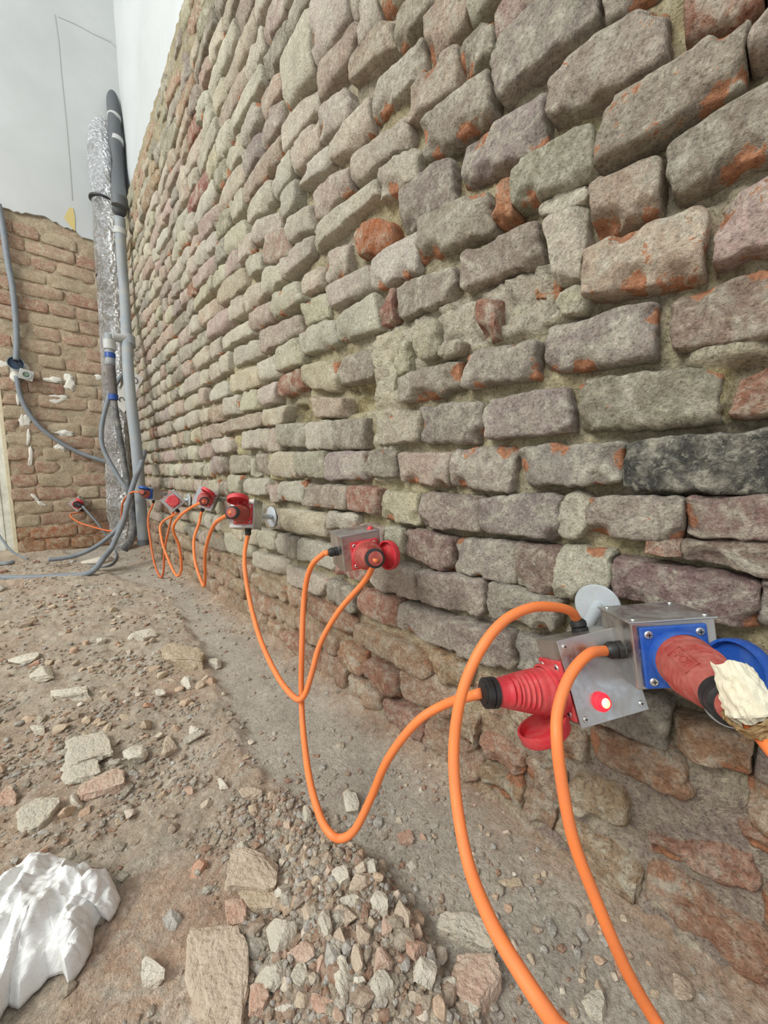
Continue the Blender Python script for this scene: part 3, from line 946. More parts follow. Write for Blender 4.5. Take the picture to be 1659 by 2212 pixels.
# rock shapes shared by the loose pieces
def rock_mesh(seed, sub=2, block=0.0):
    bm = bmesh.new(); bmesh.ops.create_icosphere(bm, subdivisions=sub, radius=1.0)
    A = np.array([v.co[:] for v in bm.verts])
    r = random.Random(seed)
    if block: A = np.sign(A) * np.abs(A) ** (1 - block); A /= np.abs(A).max()
    A = A * (1 + 0.26 * fbm(A, 1.3, seed, 3)[:, None])
    for _ in range(12 if block < .6 else 5):                                   # cut flat facets
        n = np.array([r.gauss(0, 1), r.gauss(0, 1), r.gauss(0, 1)]); n /= np.linalg.norm(n)
        dd = A @ n; lim = r.uniform(0.45, 0.80) if block < .6 else r.uniform(0.85, 1.05)
        A = A - np.outer(np.clip(dd - lim, 0, None), n)
    if sub > 2: A = A + A * ((0.07 + 0.08 * (block > .3)) * fbm(A, 4.5, seed + 5) + (0.03 if block > .2 else 0) * vn(A, 14, seed + 6))[:, None]
    A[:, 0] /= np.abs(A[:, 0]).max(); A[:, 1] /= np.abs(A[:, 1]).max(); A[:, 2] /= np.abs(A[:, 2]).max()
    for v, a in zip(bm.verts, A): v.co = Vector(a)
    me = bm_mesh(bm); me.materials.append(M_STONE)
    bm = bmesh.new(); bm.from_mesh(me)
    for e in bm.edges: e.smooth = not (len(e.link_faces) == 2 and e.calc_face_angle(0) > math.radians(24))
    for f in bm.faces: f.smooth = True
    bm.to_mesh(me); bm.free()
    return me
ROCKS = [rock_mesh(s, 3) for s in range(14)]
PEB = []
for s in range(8):
    bm = bmesh.new(); bmesh.ops.create_icosphere(bm, subdivisions=1, radius=1.0)
    A = np.array([v.co[:] for v in bm.verts]); A = A * (1 + 0.35 * vn(A, 1.1, s)[:, None])
    PEB.append((A, np.array([[v.index for v in f.verts] for f in bm.faces]))); bm.free()

# named larger pieces: px, py, width px, height px, label, tint, yaw
def tinted(name, rgb, n=0.4):
    return simple(name, lin(rgb), 0.95, 0, lin((206, 192, 172)), 0.9, 46, 1.0, 0.1, 110, 0.006)
MT_BEIGE = tinted('beige_masonry', (186, 168, 148)); MT_PINK = tinted('pinkish_masonry', (190, 162, 144)); MT_PALE = tinted('pale_mortar', (206, 200, 184))
MT_GREY = tinted('grey_mortar', (188, 182, 166)); MT_TERRA = tinted('terracotta_brick', (182, 146, 126)); MT_OCHRE = tinted('ochre_brick', (180, 162, 136))

def rubble(px, py, w, hh, label, mat, cat='stone', name='stone', flat=0.45, yaw=None, seed=0, elong=None, lift=0.25):
    p = at(px, py, z=0.02); d = depth_of(p)
    W_ = w * d / F; H_ = hh * d / F * 1.15
    me = rock_mesh(900 + seed, 4, 0.65 if (w > 90 or name == 'brick_fragment') else 0.3)
    me.materials.clear(); me.materials.append(mat)
    A = np.array([v.co[:] for v in me.vertices])
    # image right and image up, laid on the ground
    rx = np.array([RC[0][0], RC[1][0]]); rx /= np.linalg.norm(rx); ry = np.array([-rx[1], rx[0]])
    if ry @ np.array([RC[0][2], RC[1][2]]) < 0: ry = -ry
    a, b = W_ / 2 / 0.86, H_ / 2 / 0.86
    if yaw is None: yaw = 0.0
    c, s = math.cos(yaw), math.sin(yaw)
    ax = rx * c + ry * s; ay = -rx * s + ry * c
    t = min(a, b) * 2 * flat
    gx = (at(px + 1, py, z=0.02) - at(px - 1, py, z=0.02))[:2] / 2; gy = (at(px, py - 1, z=0.02) - at(px, py + 1, z=0.02))[:2] / 2
    k = np.linalg.norm(gy) / np.linalg.norm(gx)
    if k > 1.9: gy = gy * 1.9 / k
    ax = (gx * c + gy * s) * w / 2; ay = (-gx * s + gy * c) * hh / 2
    t = min(np.linalg.norm(ax), np.linalg.norm(ay)) * 2 * flat
    X = A[:, 0]; Y = A[:, 1]; Z = np.tanh(1.5 * A[:, 2]) * 0.68 * t
    me.vertices.foreach_set('co', np.column_stack([X * ax[0] + Y * ay[0], X * ax[1] + Y * ay[1], Z]).ravel())
    me.update()
    bm = bmesh.new(); bm.from_mesh(me); bmesh.ops.remove_doubles(bm, verts=bm.verts, dist=0.0004); bmesh.ops.dissolve_degenerate(bm, edges=bm.edges, dist=0.0002)
    for f in bm.faces: f.smooth = False
    bm.to_mesh(me); bm.free()
    o = link(name, me, None, smooth=False); g0 = gh(p[0], p[1])
    o.location = (p[0], p[1], g0 + t * lift)
    tag(o, label, cat); return o

RUB = [
 (468, 2110, 150, 250, 'large flat beige brick slab half buried at the bottom of the rubble', MT_BEIGE, 'brick_fragment', 0.22, 0.06),
 (545, 1888, 118, 92, 'beige angular chunk above the cracked flat block in the rubble', MT_BEIGE, 'stone', 0.35, -0.1),
 (560, 1945, 95, 50, 'beige wedge lying just below the angular chunk', MT_OCHRE, 'stone', 0.4, 0.1),
 (513, 1975, 52, 60, 'brown triangular brick shard touching the top of the large flat slab', MT_TERRA, 'brick_fragment', 0.4, 0.2),
 (605, 2040, 82, 70, 'pale cracked stone right of the large flat slab', MT_GREY, 'stone', 0.5, 0.3),
 (588, 2115, 80, 78, 'grey rough mortar lump beside the large flat slab', MT_GREY, 'stone', 0.6, 0.1),
 (560, 2170, 46, 66, 'brown brick piece wedged under the grey mortar lump', MT_TERRA, 'brick_fragment', 0.5, 0.0),
 (614, 2185, 50, 16, 'thin pale stone sliver near the bottom edge', MT_PALE, 'stone', 0.4, 0.35),
 (1028, 2105, 116, 122, 'big pinkish brick fragment with a rounded right side by the screed', MT_PINK, 'brick_fragment', 0.40, -0.2),
 (1010, 1985, 150, 66, 'dusty hump of mortar above the big pinkish fragment', MT_GREY, 'stone', 0.45, -0.35),
 (918, 2122, 60, 72, 'white-grey stone with an orange nick left of the big pinkish fragment', MT_PALE, 'stone', 0.6, 0.5),
 (966, 2120, 58, 46, 'white block-shaped mortar piece touching the big pinkish fragment', MT_PALE, 'stone', 0.55, 0.15),
 (741, 2140, 42, 96, 'tall white oval stone standing in the rubble at the bottom', MT_PALE, 'stone', 0.6, 0.0),
 (776, 2152, 30, 30, 'small white stone right of the tall oval one', MT_PALE, 'stone', 0.6, 0.0),
 (737, 1912, 40, 42, 'squarish pale stone left of the brown rounded one', MT_PALE, 'stone', 0.7, 0.1),
 (782, 1925, 56, 40, 'brown rounded stone right of the squarish pale one', MT_BEIGE, 'stone', 0.6, 0.0),
 (802, 1890, 26, 32, 'little white oval stone above the brown rounded one', MT_PALE, 'stone', 0.6, 0.2),
 (760, 1960, 72, 46, 'cream angular stone in the middle of the heap', MT_PALE, 'stone', 0.6, 0.25),
 (818, 1972, 46, 50, 'pointed cream shard right of the cream angular stone', MT_PALE, 'stone', 0.5, 0.9),
 (872, 1990, 44, 58, 'tall beige stone at the right shoulder of the heap', MT_BEIGE, 'stone', 0.6, -0.2),
 (666, 1990, 40, 44, 'tan round stone left of the cream angular stone', MT_BEIGE, 'stone', 0.6, 0.0),
 (705, 2025, 38, 62, 'upright greenish grey stone in the heap', MT_GREY, 'stone', 0.6, 0.0),
 (742, 2000, 62, 46, 'tan broad stone under the cream angular stone', MT_BEIGE, 'stone', 0.5, 0.2),
 (734, 2045, 30, 46, 'narrow tan stone beside the upright greenish grey one', MT_BEIGE, 'stone', 0.6, 0.0),
 (836, 2018, 30, 62, 'narrow pinkish shard standing upright in the heap', MT_PINK, 'stone', 0.6, 0.0),
 (872, 2040, 44, 40, 'pinkish stone under the tall beige stone', MT_PINK, 'stone', 0.6, 0.1),
 (785, 2050, 34, 52, 'beige oval stone in the centre of the heap', MT_BEIGE, 'stone', 0.6, 0.1),
 (775, 2105, 36, 66, 'grooved grey-brown stone standing below the centre of the heap', MT_BEIGE, 'stone', 0.6, 0.0),
 (829, 2105, 50, 66, 'smooth pink-brown stone below the centre of the heap', MT_PINK, 'stone', 0.6, 0.0),
 (892, 2065, 60, 52, 'broad brown stone between the heap and the big pinkish fragment', MT_TERRA, 'stone', 0.5, 0.0),
 (655, 2075, 70, 66, 'pinkish flat piece left of the upright greenish grey stone', MT_PINK, 'stone', 0.35, 0.2),
 (717, 2078, 38, 34, 'round grey marbled stone in the heap', MT_GREY, 'stone', 0.6, 0.0),
 (820, 2170, 60, 80, 'grey triangular slab at the bottom edge', MT_GREY, 'stone', 0.4, -0.5),
 (650, 2125, 44, 56, 'grey-brown stone below the round grey marbled one', MT_GREY, 'stone', 0.5, 0.3),
 (690, 2190, 70, 50, 'brown stone cut by the bottom edge of the picture', MT_TERRA, 'stone', 0.45, 0.0),
 (1018, 2165, 44, 40, 'white lump below the big pinkish fragment', MT_PALE, 'stone', 0.6, 0.0),
 (332, 2105, 56, 68, 'smooth white oval stone on the trodden dust', MT_PALE, 'stone', 0.55, 0.1),
 (875, 1790, 38, 32, 'reddish brick chip pressed into the screed', MT_TERRA, 'brick_fragment', 0.3, 0.1),
 (757, 1722, 40, 46, 'pale round mortar lump beside the hanging cable loop', MT_PALE, 'stone', 0.55, 0.0),
 (893, 1848, 24, 24, 'small white stone on the screed', MT_PALE, 'stone', 0.5, 0.5),
 (1104, 1886, 58, 26, 'flat tan stone where the screed meets the wall foot', MT_OCHRE, 'stone', 0.4, -0.2),
 (395, 1425, 100, 44, 'ochre brick fragment with a red broken end at the rubble edge', MT_OCHRE, 'brick_fragment', 0.35, -0.2),
 (465, 1428, 34, 26, 'white mortar crumb beside the ochre brick fragment', MT_PALE, 'stone', 0.5, 0.3),
 (420, 1575, 28, 22, 'bright white stone amid the reddish dust', MT_PALE, 'stone', 0.6, 0.0),
 (418, 1592, 56, 14, 'thin grey splinter just below the bright white stone', MT_GREY, 'stone', 0.4, 0.55),
 (366, 1605, 44, 42, 'pale beige block in the gravel patch', MT_BEIGE, 'stone', 0.5, 0.2),
 (300, 1625, 70, 36, 'white crumbly mortar piece in the gravel patch', MT_PALE, 'stone', 0.4, 0.3),
 (190, 1625, 110, 60, 'large flat grey plate of mortar in the rubble', MT_GREY, 'stone', 0.2, 0.25),
 (172, 1672, 100, 44, 'flat grey plate under the larger one', MT_GREY, 'stone', 0.2, 0.2),
 (220, 1695, 120, 44, 'long pinkish brick sliver in the left rubble', MT_PINK, 'brick_fragment', 0.25, 0.35),
 (160, 1728, 40, 28, 'rounded white-grey stone below the flat plates', MT_PALE, 'stone', 0.5, 0.1),
 (18, 1722, 40, 46, 'brown brick lump at the left edge of the picture', MT_TERRA, 'brick_fragment', 0.5, 0.0),
 (85, 1760, 110, 60, 'jagged grey mortar slab left of the long pinkish sliver', MT_GREY, 'stone', 0.3, 0.6),
 (85, 1575, 40, 20, 'white stone on the left rubble slope', MT_PALE, 'stone', 0.5, 0.1),
 (52, 1420, 70, 34, 'long pale mortar slab at the far left of the rubble', MT_PALE, 'stone', 0.3, 0.5),
 (90, 1455, 60, 40, 'white broken mortar cluster piece below the long pale slab', MT_PALE, 'stone', 0.4, 0.3),
 (150, 1500, 96, 24, 'long white ridge of mortar', MT_PALE, 'stone', 0.35, 0.15),
 (310, 1375, 60, 26, 'white crumbly lump at the edge of the screed', MT_PALE, 'stone', 0.5, 0.1),
 (217, 1385, 28, 22, 'pale rounded stone left of the crumbly lump', MT_PALE, 'stone', 0.5, 0.0),
 (405, 1472, 34, 22, 'white mortar knob above the reddish dust', MT_PALE, 'stone', 0.5, 0.0),
 (348, 1497, 26, 18, 'small white stone on beige dust', MT_PALE, 'stone', 0.5, 0.0),
 (481, 1693, 26, 22, 'small pale stone above the ridge of dust', MT_PALE, 'stone', 0.5, 0.0),
 (525, 1822, 30, 36, 'grey white pebble left of the cable loop bottom', MT_GREY, 'stone', 0.5, 0.4),
 (540, 1700, 60, 34, 'flat beige shard with a notch near the screed edge', MT_BEIGE, 'stone', 0.35, 0.0),
 (662, 1760, 26, 50, 'grey upright flake beside the cable', MT_GREY, 'stone', 0.5, 0.2),
 (1290, 2150, 60, 70, 'grey stone at the wall foot in the lower right', MT_GREY, 'stone', 0.5, 0.2),
 (1345, 2065, 26, 40, 'brown brick chip leaning by the right cable', MT_TERRA, 'brick_fragment', 0.4, 0.3),
 (1480, 2110, 60, 70, 'brownish stone at the foot of the wall', MT_BEIGE, 'stone', 0.5, 0.5),
]
SLOTS = []
for i, (px, py, w, hh, lab, mt_, nm, flat, yaw) in enumerate(RUB):
    rubble(px, py, w, hh, lab, mt_, 'brick' if nm == 'brick_fragment' else 'stone', nm, flat, yaw, seed=i)
    p = at(px, py, z=0.02); SLOTS.append((p[0], p[1], max(w, hh) * depth_of(p) / F / 2))

# smaller loose stones: individual pieces of the rubble bed
def density(x, y):
    e = np.interp(y, bxy[:, 0], bxy[:, 1]); 
    return 1.0 if x < e else 0.05
cnt = 0; tries = 0; placed = []
while cnt < 300 and tries < 20000:
    tries += 1
    u = rng.random()
    if u < 0.50: x = rng.gauss(-0.31, 0.085); y = rng.gauss(0.33, 0.13)
    elif u < 0.62: x = rng.gauss(-0.50, 0.10); y = rng.gauss(1.02, 0.16)
    elif u < 0.90: x = rng.uniform(-0.95, -0.15); y = rng.uniform(0.35, 2.3)
    else: x = rng.uniform(-0.16, -0.02); y = rng.uniform(-0.1, 0.5)
    if rng.random() > density(x, y) and not (u >= .9): continue
    if math.hypot((x + 0.47) / 0.13, (y - 0.52) / 0.13) < 1 and rng.random() < .9: continue
    r = rng.uniform(0.005, 0.012) * (1.0 if y < 0.9 else 1.35)
    if u >= .9: r *= 0.6
    if any(math.hypot(x - a, y - b) < c * 0.7 + r * 0.6 for a, b, c in SLOTS): continue
    if any(math.hypot(x - a, y - b) < c * 0.75 + r * 0.75 for a, b, c in placed): continue
    placed.append((x, y, r))
    o = bpy.data.objects.new('stone', rng.choice(ROCKS)); COL.objects.link(o); o.parent = floor
    fz = rng.uniform(0.5, 0.9)
    o.location = (x, y, gh(x, y) + r * fz * 0.35); o.rotation_euler = (rng.uniform(-.3, .3), rng.uniform(-.3, .3), rng.uniform(0, 6.28))
    o.scale = (r * rng.uniform(.9, 1.35), r * rng.uniform(.75, 1.0), r * fz); cnt += 1

# crumbs and pebbles past counting
N = 24000
px_ = np.concatenate([NR.normal(-0.31, 0.12, 9500), NR.uniform(-1.1, -0.05, 8500), NR.normal(-0.50, 0.12, 3500), NR.uniform(-0.12, 0.0, 2500)])
py_ = np.concatenate([NR.normal(0.34, 0.2, 9500), NR.uniform(0.1, 3.2, 8500), NR.normal(1.02, 0.2, 3500), NR.uniform(-0.15, 3.4, 2500)])
rad = np.exp(NR.normal(math.log(0.0027), 0.50, N)) * np.where(py_ > 1.2, 1.5, 1.0)
hh_, mm_, toe_, tr_, *_x = ground_h(px_, py_)
clump = np.clip(0.5 + 2.6 * fbm(np.column_stack([px_, py_, px_ * 0]), 7, 111), 0.06, 1); clump = np.where((np.abs(px_ + .31) < .12) & (py_ < .62), 1, clump)
keep = (NR.rand(N) < np.where(mm_ > 0.5, clump, 0.15)) & (NR.rand(N) > tr_ * 0.85) & (px_ < 0.0) & (py_ > -0.2)
cols = [lin(c) for c in ((216, 208, 192), (206, 190, 166), (208, 182, 156), (196, 158, 132), (220, 216, 206), (196, 184, 164))]
Vs = []; Fs = []; Cs = []; n = 0
for i in np.nonzero(keep)[0]:
    A, Fp = PEB[i % 8]; r = rad[i]; a = NR.rand() * 6.28; c, s = math.cos(a), math.sin(a)
    B = A * (r * 1.2, r * 0.9, r * 0.65)
    B = np.column_stack([B[:, 0] * c - B[:, 1] * s + px_[i], B[:, 0] * s + B[:, 1] * c + py_[i], B[:, 2] + hh_[i] + r * 0.25])
    Vs.append(B); Fs.append(Fp + n); n += len(B); Cs.append(np.tile(cols[NR.randint(6)], (len(B), 1)))
me = mesh(np.vstack(Vs), np.vstack(Fs)); attr(me, 'chip', np.zeros(n)); cattr(me, np.vstack(Cs))
crumbs = link('crumbs', me, M_GROUND, floor, smooth=False); tag(crumbs, kind='stuff')
# ---------------------------------------------------------------- socket boxes of the heating line along the wall foot
def addm(V, Fc, mat, name, parent, smooth=True, recalc=True):
    me = mesh(V, Fc)
    if recalc:
        bm = bmesh.new(); bm.from_mesh(me); bmesh.ops.recalc_face_normals(bm, faces=bm.faces); bm.to_mesh(me); bm.free()
    return link(name, me, mat, parent, smooth)

def autosmooth(o, ang=40):
    me = o.data; bm = bmesh.new(); bm.from_mesh(me)
    for e in bm.edges:
        e.smooth = not (len(e.link_faces) == 2 and e.calc_face_angle(0) > math.radians(ang))
    for f in bm.faces: f.smooth = True
    bm.to_mesh(me); bm.free(); return o

def boxpart(name, c, s, mat, parent, bev=0.001):
    bm = bmesh.new(); box_bm(bm, c, s, bev); return link(name, bm_mesh(bm), mat, parent, smooth=False)

def cyl(name, prof, M, t, mat, parent, n=32, rad=None):
    V, Fc = lathe(prof, n, rad=rad)
    return autosmooth(addm(xf(V, M, t), Fc, mat, name, parent))

def screw(parent, p, n, r=0.0042, phil=True):
    M = frame_to(n)
    o = cyl('screw', [(r, 0), (r, 0.0006), (r * 0.8, 0.0014), (r * 0.15, 0.0015)], M, p, M_SCREW, parent, 16)
    for a in (0, 1):
        s = (r * 1.1, r * 0.22, 0.0008) if a == 0 else (r * 0.22, r * 1.1, 0.0008)
        bm = bmesh.new(); box_bm(bm, (0, 0, 0.0014), s)
        me = bm_mesh(bm); A = np.array([v.co[:] for v in me.vertices]); A = xf(A, M, p)
        me.vertices.foreach_set('co', A.ravel()); link('slot', me, M_BLACK, o, smooth=False)
    return o

def socket(root, c, n, u, v, mat, size=(0.062, 0.064), lid=(1, 0), scr=True, lid_open=1.0, collar=0.011, dusty=None):
    """flange with four screws, a collar and a hinged lid, in the box's own frame"""
    n, u, v, c = [np.array(a, float) for a in (n, u, v, c)]
    M = np.column_stack([u, v, n])
    bm = bmesh.new(); box_bm(bm, (0, 0, 0.002), (size[0], size[1], 0.004), 0.0015)
    me = bm_mesh(bm); A = xf(np.array([w.co[:] for w in me.vertices]), M, c); me.vertices.foreach_set('co', A.ravel())
    fl = link('flange', me, mat, root, smooth=False)
    if scr:
        for a in (-1, 1):
            for b in (-1, 1):
                screw(root, c + u * a * (size[0] / 2 - 0.0075) + v * b * (size[1] / 2 - 0.0075) + n * 0.004, n)
    cyl('collar', [(0.0265, 0.004), (0.0265, collar), (0.0285, collar + .001), (0.0285, collar + .004), (0.0262, collar + .005), (0.0262, 0.006)], M, c, mat, root)
    ld = u * lid[0] + v * lid[1]; ld = ld / np.linalg.norm(ld)
    side = np.cross(n, ld)
    if lid_open > 0.5:
        ctr = c + ld * 0.040 + n * 0.030
        ax = ld * 0.94 - n * 0.25; ax /= np.linalg.norm(ax)
    else:
        ctr = c + n * 0.026; ax = n
    ML = frame_to(ax, side)
    cyl('lid', [(0.0245, 0.0), (0.0275, 0.0005), (0.0280, 0.002), (0.0280, -0.0085), (0.0255, -0.0085), (0.0250, -0.001)][::-1] if False else
        [(0.0250, -0.0015), (0.0255, -0.0095), (0.0280, -0.0095), (0.0282, 0.0005), (0.0262, 0.0030), (0.010, 0.0036)], ML, ctr, mat, root)
    if lid_open > 0.5:   # hinge arms
        for s in (-1, 1):
            p0 = c + ld * 0.024 + side * 0.010 * s + n * 0.007; p1 = c + ld * 0.038 + side * 0.010 * s + n * 0.010
            d = p1 - p0; Mh = frame_to(d, n)
            bm = bmesh.new(); box_bm(bm, (0, 0, np.linalg.norm(d) / 2), (0.005, 0.006, np.linalg.norm(d) + .004), 0.0008)
            me = bm_mesh(bm); A = xf(np.array([w.co[:] for w in me.vertices]), Mh, p0); me.vertices.foreach_set('co', A.ravel())
            link('hinge', me, mat, root, smooth=False)
    return c + n * (collar + 0.004)

def gland(root, p, n, r=0.0088, L=0.019):
    M = frame_to(n)
    def hexr(rr, h, a): return rr * (1.0 + 0.05 * math.cos(6 * a)) if h < L * .35 else rr
    cyl('gland', [(r, 0), (r, L * 0.3), (r * 0.82, L * 0.36), (r * 0.98, L * 0.44), (r * 0.98, L * 0.78), (r * 0.72, L), (0.0056, L)], M, p, M_BLACK, root, 24, hexr)
    return np.array(p) + np.array(n) * L

def to_world(root_t, R, p): return np.asarray(R) @ np.asarray(p) + np.asarray(root_t)

def unit(t, R, dims, label, plate='z', open_=None):
    R = np.array(R, float); t = np.array(t, float)
    root = empty('junction_box', t, R)
    tag(root, label, 'socket box', 'steel socket boxes chained along the wall foot')
    w, h, d = dims
    boxpart('housing', (0, 0, 0), (w, h, d), M_STEEL, root, 0.0014)
    pt = 0.0018
    if plate == 'z': boxpart('cover_plate', (0, 0, d / 2 + pt / 2), (w + .002, h + .002, pt), M_STEELTOP, root, 0.0006)
    elif plate == 'y': boxpart('cover_plate', (0, h / 2 + pt / 2, 0), (w + .004, pt, d + .004), M_STEELTOP, root, 0.0006)
    elif plate == 'x': boxpart('cover_plate', (w / 2 + pt / 2, 0, 0), (pt, h + .004, d + .004), M_STEELTOP, root, 0.0006)
    return root, t, R

def disc(label_parent, wp, r=0.029, tip=None, t=None, R=None):
    """steel wall disc and the rod that carries the box; world coordinates turned into the box's frame"""
    loc = lambda q: R.T @ (np.array(q) - t)
    c = loc(wp); n = R.T @ np.array([-1.0, 0, 0])
    M = frame_to(n)
    cyl('wall_disc', [(r, 0), (r, 0.0022), (r * 0.97, 0.003), (r * .3, 0.0032)], M, c, M_ZINC, label_parent, 40)
    if tip is not None:
        a = loc(wp); b = np.array(tip)
        me = tube([a, a + (b - a) * .5, b], 0.0085, 20); autosmooth(link('rod', me, M_ZINC, label_parent))

def lamp(root, p, n, r=0.0085):
    M = frame_to(n)
    cyl('indicator', [(r * 1.35, 0), (r * 1.35, 0.003), (r, 0.0045), (r, 0.007), (r * .8, 0.008)], M, p, M_LAMP, root, 28)
    o = cyl('bulb', [(r * .72, 0.0078), (r * .55, 0.0092), (r * .2, 0.0098)], M, p, M_LAMPCORE, root, 20)
    return o

def plug(parent, a, b, mat=M_RED_DUST, r0=0.0262, r1=0.0150, mark=None, ribs=True, side_ref=(0, 0, 1), nose=None):
    """plug body from socket mouth a to cable end b; ribbed grip, black gland nut"""
    a, b = np.array(a, float), np.array(b, float); L = np.linalg.norm(b - a); M = frame_to(b - a, side_ref)
    prof = [(r0 * .96, -0.004), (r0 * .98, 0.0), (r0, 0.002), (r0, L * .10), (r0 * .95, L * .12), (r0 * .97, L * .16)]
    nr = 26
    for i in range(nr + 1):
        f = i / nr; h = L * (.18 + .60 * f)
        prof.append((r0 * .97 + (r1 - r0 * .97) * f ** 1.15, h))
    prof.append((r1 * .96, L * .80)); prof.append((r1 * .5, L * .81))
    vv0 = CAM - a; rib0 = math.atan2(M[:, 1] @ vv0, M[:, 0] @ vv0) + ((mark[0] + 1.57) if mark else 0.0)
    def rad(r, h, ang):
        f = (h / L - .18) / .60
        if 0.08 < f < 0.80:      # grip grooves on two sides only
            w = max(0.0, abs(math.cos(ang - rib0)) - 0.45) / 0.55
            return r + (0.0023 * w * (1 if int(f * 18) % 2 else -0.6))
        return r
    V, Fc = lathe(prof, 48, rad=rad)
    body = autosmooth(addm(xf(V, M, a), Fc, mat, 'plug_body', parent), 50)
    # square shoulders of the moulding: a raised frame on the upper face
    nut = cyl('plug_nut', [(r1 * 1.04, L * .79), (r1 * 1.14, L * .80), (r1 * 1.14, L * .87), (r1 * 1.04, L * .875), (r1 * 1.12, L * .885), (r1 * 1.12, L * .955), (r1 * .9, L * .97), (r1 * .5, L * .972)],
              M, a, M_BLACK, parent, 30)
    cyl('grommet', [(r1 * .86, L * .96), (r1 * .84, L * .985), (0.0058, L * 1.0)], M, a, nose or mat, parent, 24)
    if mark:                      # moulded maker's letters in a frame
        off, f0 = mark
        vv = CAM - a; ang = math.atan2(M[:, 1] @ vv, M[:, 0] @ vv) + off
        rr = r0 * .97 + (r1 - r0 * .97) * f0 ** 1.15
        n = M[:, 0] * math.cos(ang) + M[:, 1] * math.sin(ang)
        c = a + M[:, 2] * L * (.18 + .6 * f0) + n * (rr + 0.0002)
        slope = (r0 * .97 - r1) / (L * .6)
        ax = M[:, 2] - n * slope; ax /= np.linalg.norm(ax); nn = n + M[:, 2] * slope; nn /= np.linalg.norm(nn)
        tx = ax; ty = np.cross(nn, tx)
        fc = bpy.data.curves.new('letters', 'FONT'); fc.body = 'PCE'; fc.size = 0.0105; fc.extrude = 0.0007; fc.align_x = 'CENTER'; fc.align_y = 'CENTER'
        fo = bpy.data.objects.new('lettering', fc); COL.objects.link(fo); pass
        MM = Matrix.Identity(4)
        for i in range(3): MM[i][0] = tx[i]; MM[i][1] = ty[i]; MM[i][2] = nn[i]
        MM.translation = Vector([float(q) for q in c])
        bpy.context.view_layer.update()
        tm = bpy.data.meshes.new_from_object(fo.evaluated_get(bpy.context.evaluated_depsgraph_get()))
        bpy.data.objects.remove(fo); tm.transform(MM); tm.materials.clear(); link('lettering', tm, mat, body, smooth=False)
        for (dx, dy, sx, sy) in ((0, .0070, .030, .0007), (0, -.0070, .030, .0007), (.015, 0, .0007, .0146), (-.015, 0, .0007, .0146)):
            bm = bmesh.new(); box_bm(bm, (dx, dy, 0), (sx, sy, 0.0014), 0.0002)
            me = bm_mesh(bm); A = xf(np.array([w.co[:] for w in me.vertices]), np.column_stack([tx, ty, nn]), c); me.vertices.foreach_set('co', A.ravel())
            link('moulded_frame', me, mat, body, smooth=False)
    return a + M[:, 2] * L

def path(start, pts, end, d0, d1, tail=None):
    """cable route; entries (px, py[, depth]) with depths run in between"""
    ds = [p[2] if len(p) > 2 else None for p in pts]
    xs_ = [-1] + [i for i, d in enumerate(ds) if d is not None] + [len(ds)]
    vs_ = [d0] + [d for d in ds if d is not None] + [d1]
    out = [np.array(start)] if start is not None else []
    for i, p in enumerate(pts):
        d = np.interp(i, xs_, vs_); q = at(p[0], p[1], d=d)
        lim = -0.014
        if q[0] > lim and q[1] < YB: q = at(p[0], p[1], x=lim) if d > 0 else q
        g = 0.008
        if q[2] < g: q = at(p[0], p[1], z=g)
        out.append(q)
    if end is not None: out.append(np.array(end))
    return out

def cable(label, group, route, mat=M_CABLE, r=0.0055, name='extension_cable'):
    root = empty(name, route[len(route) // 2]); tag(root, label, 'cable', group)
    pts = catmull(route, 9)
    me = tube(pts, r, 14); o = link('cord', me, mat); o.parent = root; o.matrix_parent_inverse = root.matrix_world.inverted()
    return root

def hook(parent, objs=None):
    """parts built in world space under an already placed Empty"""
    for o in list(parent.children):
        if o.matrix_parent_inverse == Matrix.Identity(4): o.matrix_parent_inverse = parent.matrix_world.inverted()

bpy.context.view_layer.update()
X3, Y3, Z3 = np.eye(3)
UG = 'orange cables between the socket boxes'
U = {}
# nearest box with the blue socket
r1, t1, R1 = unit([-0.063, 0.088, 0.410], [[0.6762, 0.018, -0.7365], [-0.728, 0.1691, -0.6643], [0.1126, 0.9854, 0.1274]], (.0815, .0685, .0652),
                  'nearest steel box, with a blue socket and open blue lid', plate='y')
m1 = socket(r1, (-0.002, -0.001, .0326), Z3, X3, Y3, M_BLUE, (.064, .0625), lid=(1, -.12))
g1 = gland(r1, (-.0408, -.001, .008), -X3, 0.0095, .016)
for a, b in ((-1, -1), (-1, 1), (1, 1), (1, -1)): screw(r1, (a * .035, .0361, b * .027), Y3, .0024)
dw = at(1572, 1528, x=-.006); disc(r1, dw, r=.022, t=t1, R=R1, tip=(.02, -.01, -.03))
# lit box just behind it
r2, t2, R2 = unit([-0.1006, 0.1428, 0.3683], [[0.8553, 0.0868, -0.5108], [-0.503, 0.3755, -0.7785], [0.1242, 0.9227, 0.3648]], (.0824, .0874, .0451),
                  'tilted steel box with a glowing red lamp and a red plug on its side', plate='z')
m2 = socket(r2, (-.0412, -.008, 0.0), -X3, -Z3, Y3, M_RED, (.043, .062), lid=(0, -1))
g2 = gland(r2, (.010, .0437, -.006), Y3, 0.0095, .014)
lamp(r2, (-.012, -.0245, .0245), Z3, .0072)
for a, b in ((-1, -1), (-1, 1), (1, -1), (1, 1)): screw(r2, (a * .035, b * .037, .0245), Z3, .0034)
disc(r2, (-0.006, 0.166, 0.418), t=t2, R=R2, tip=(.015, .03, -.022))
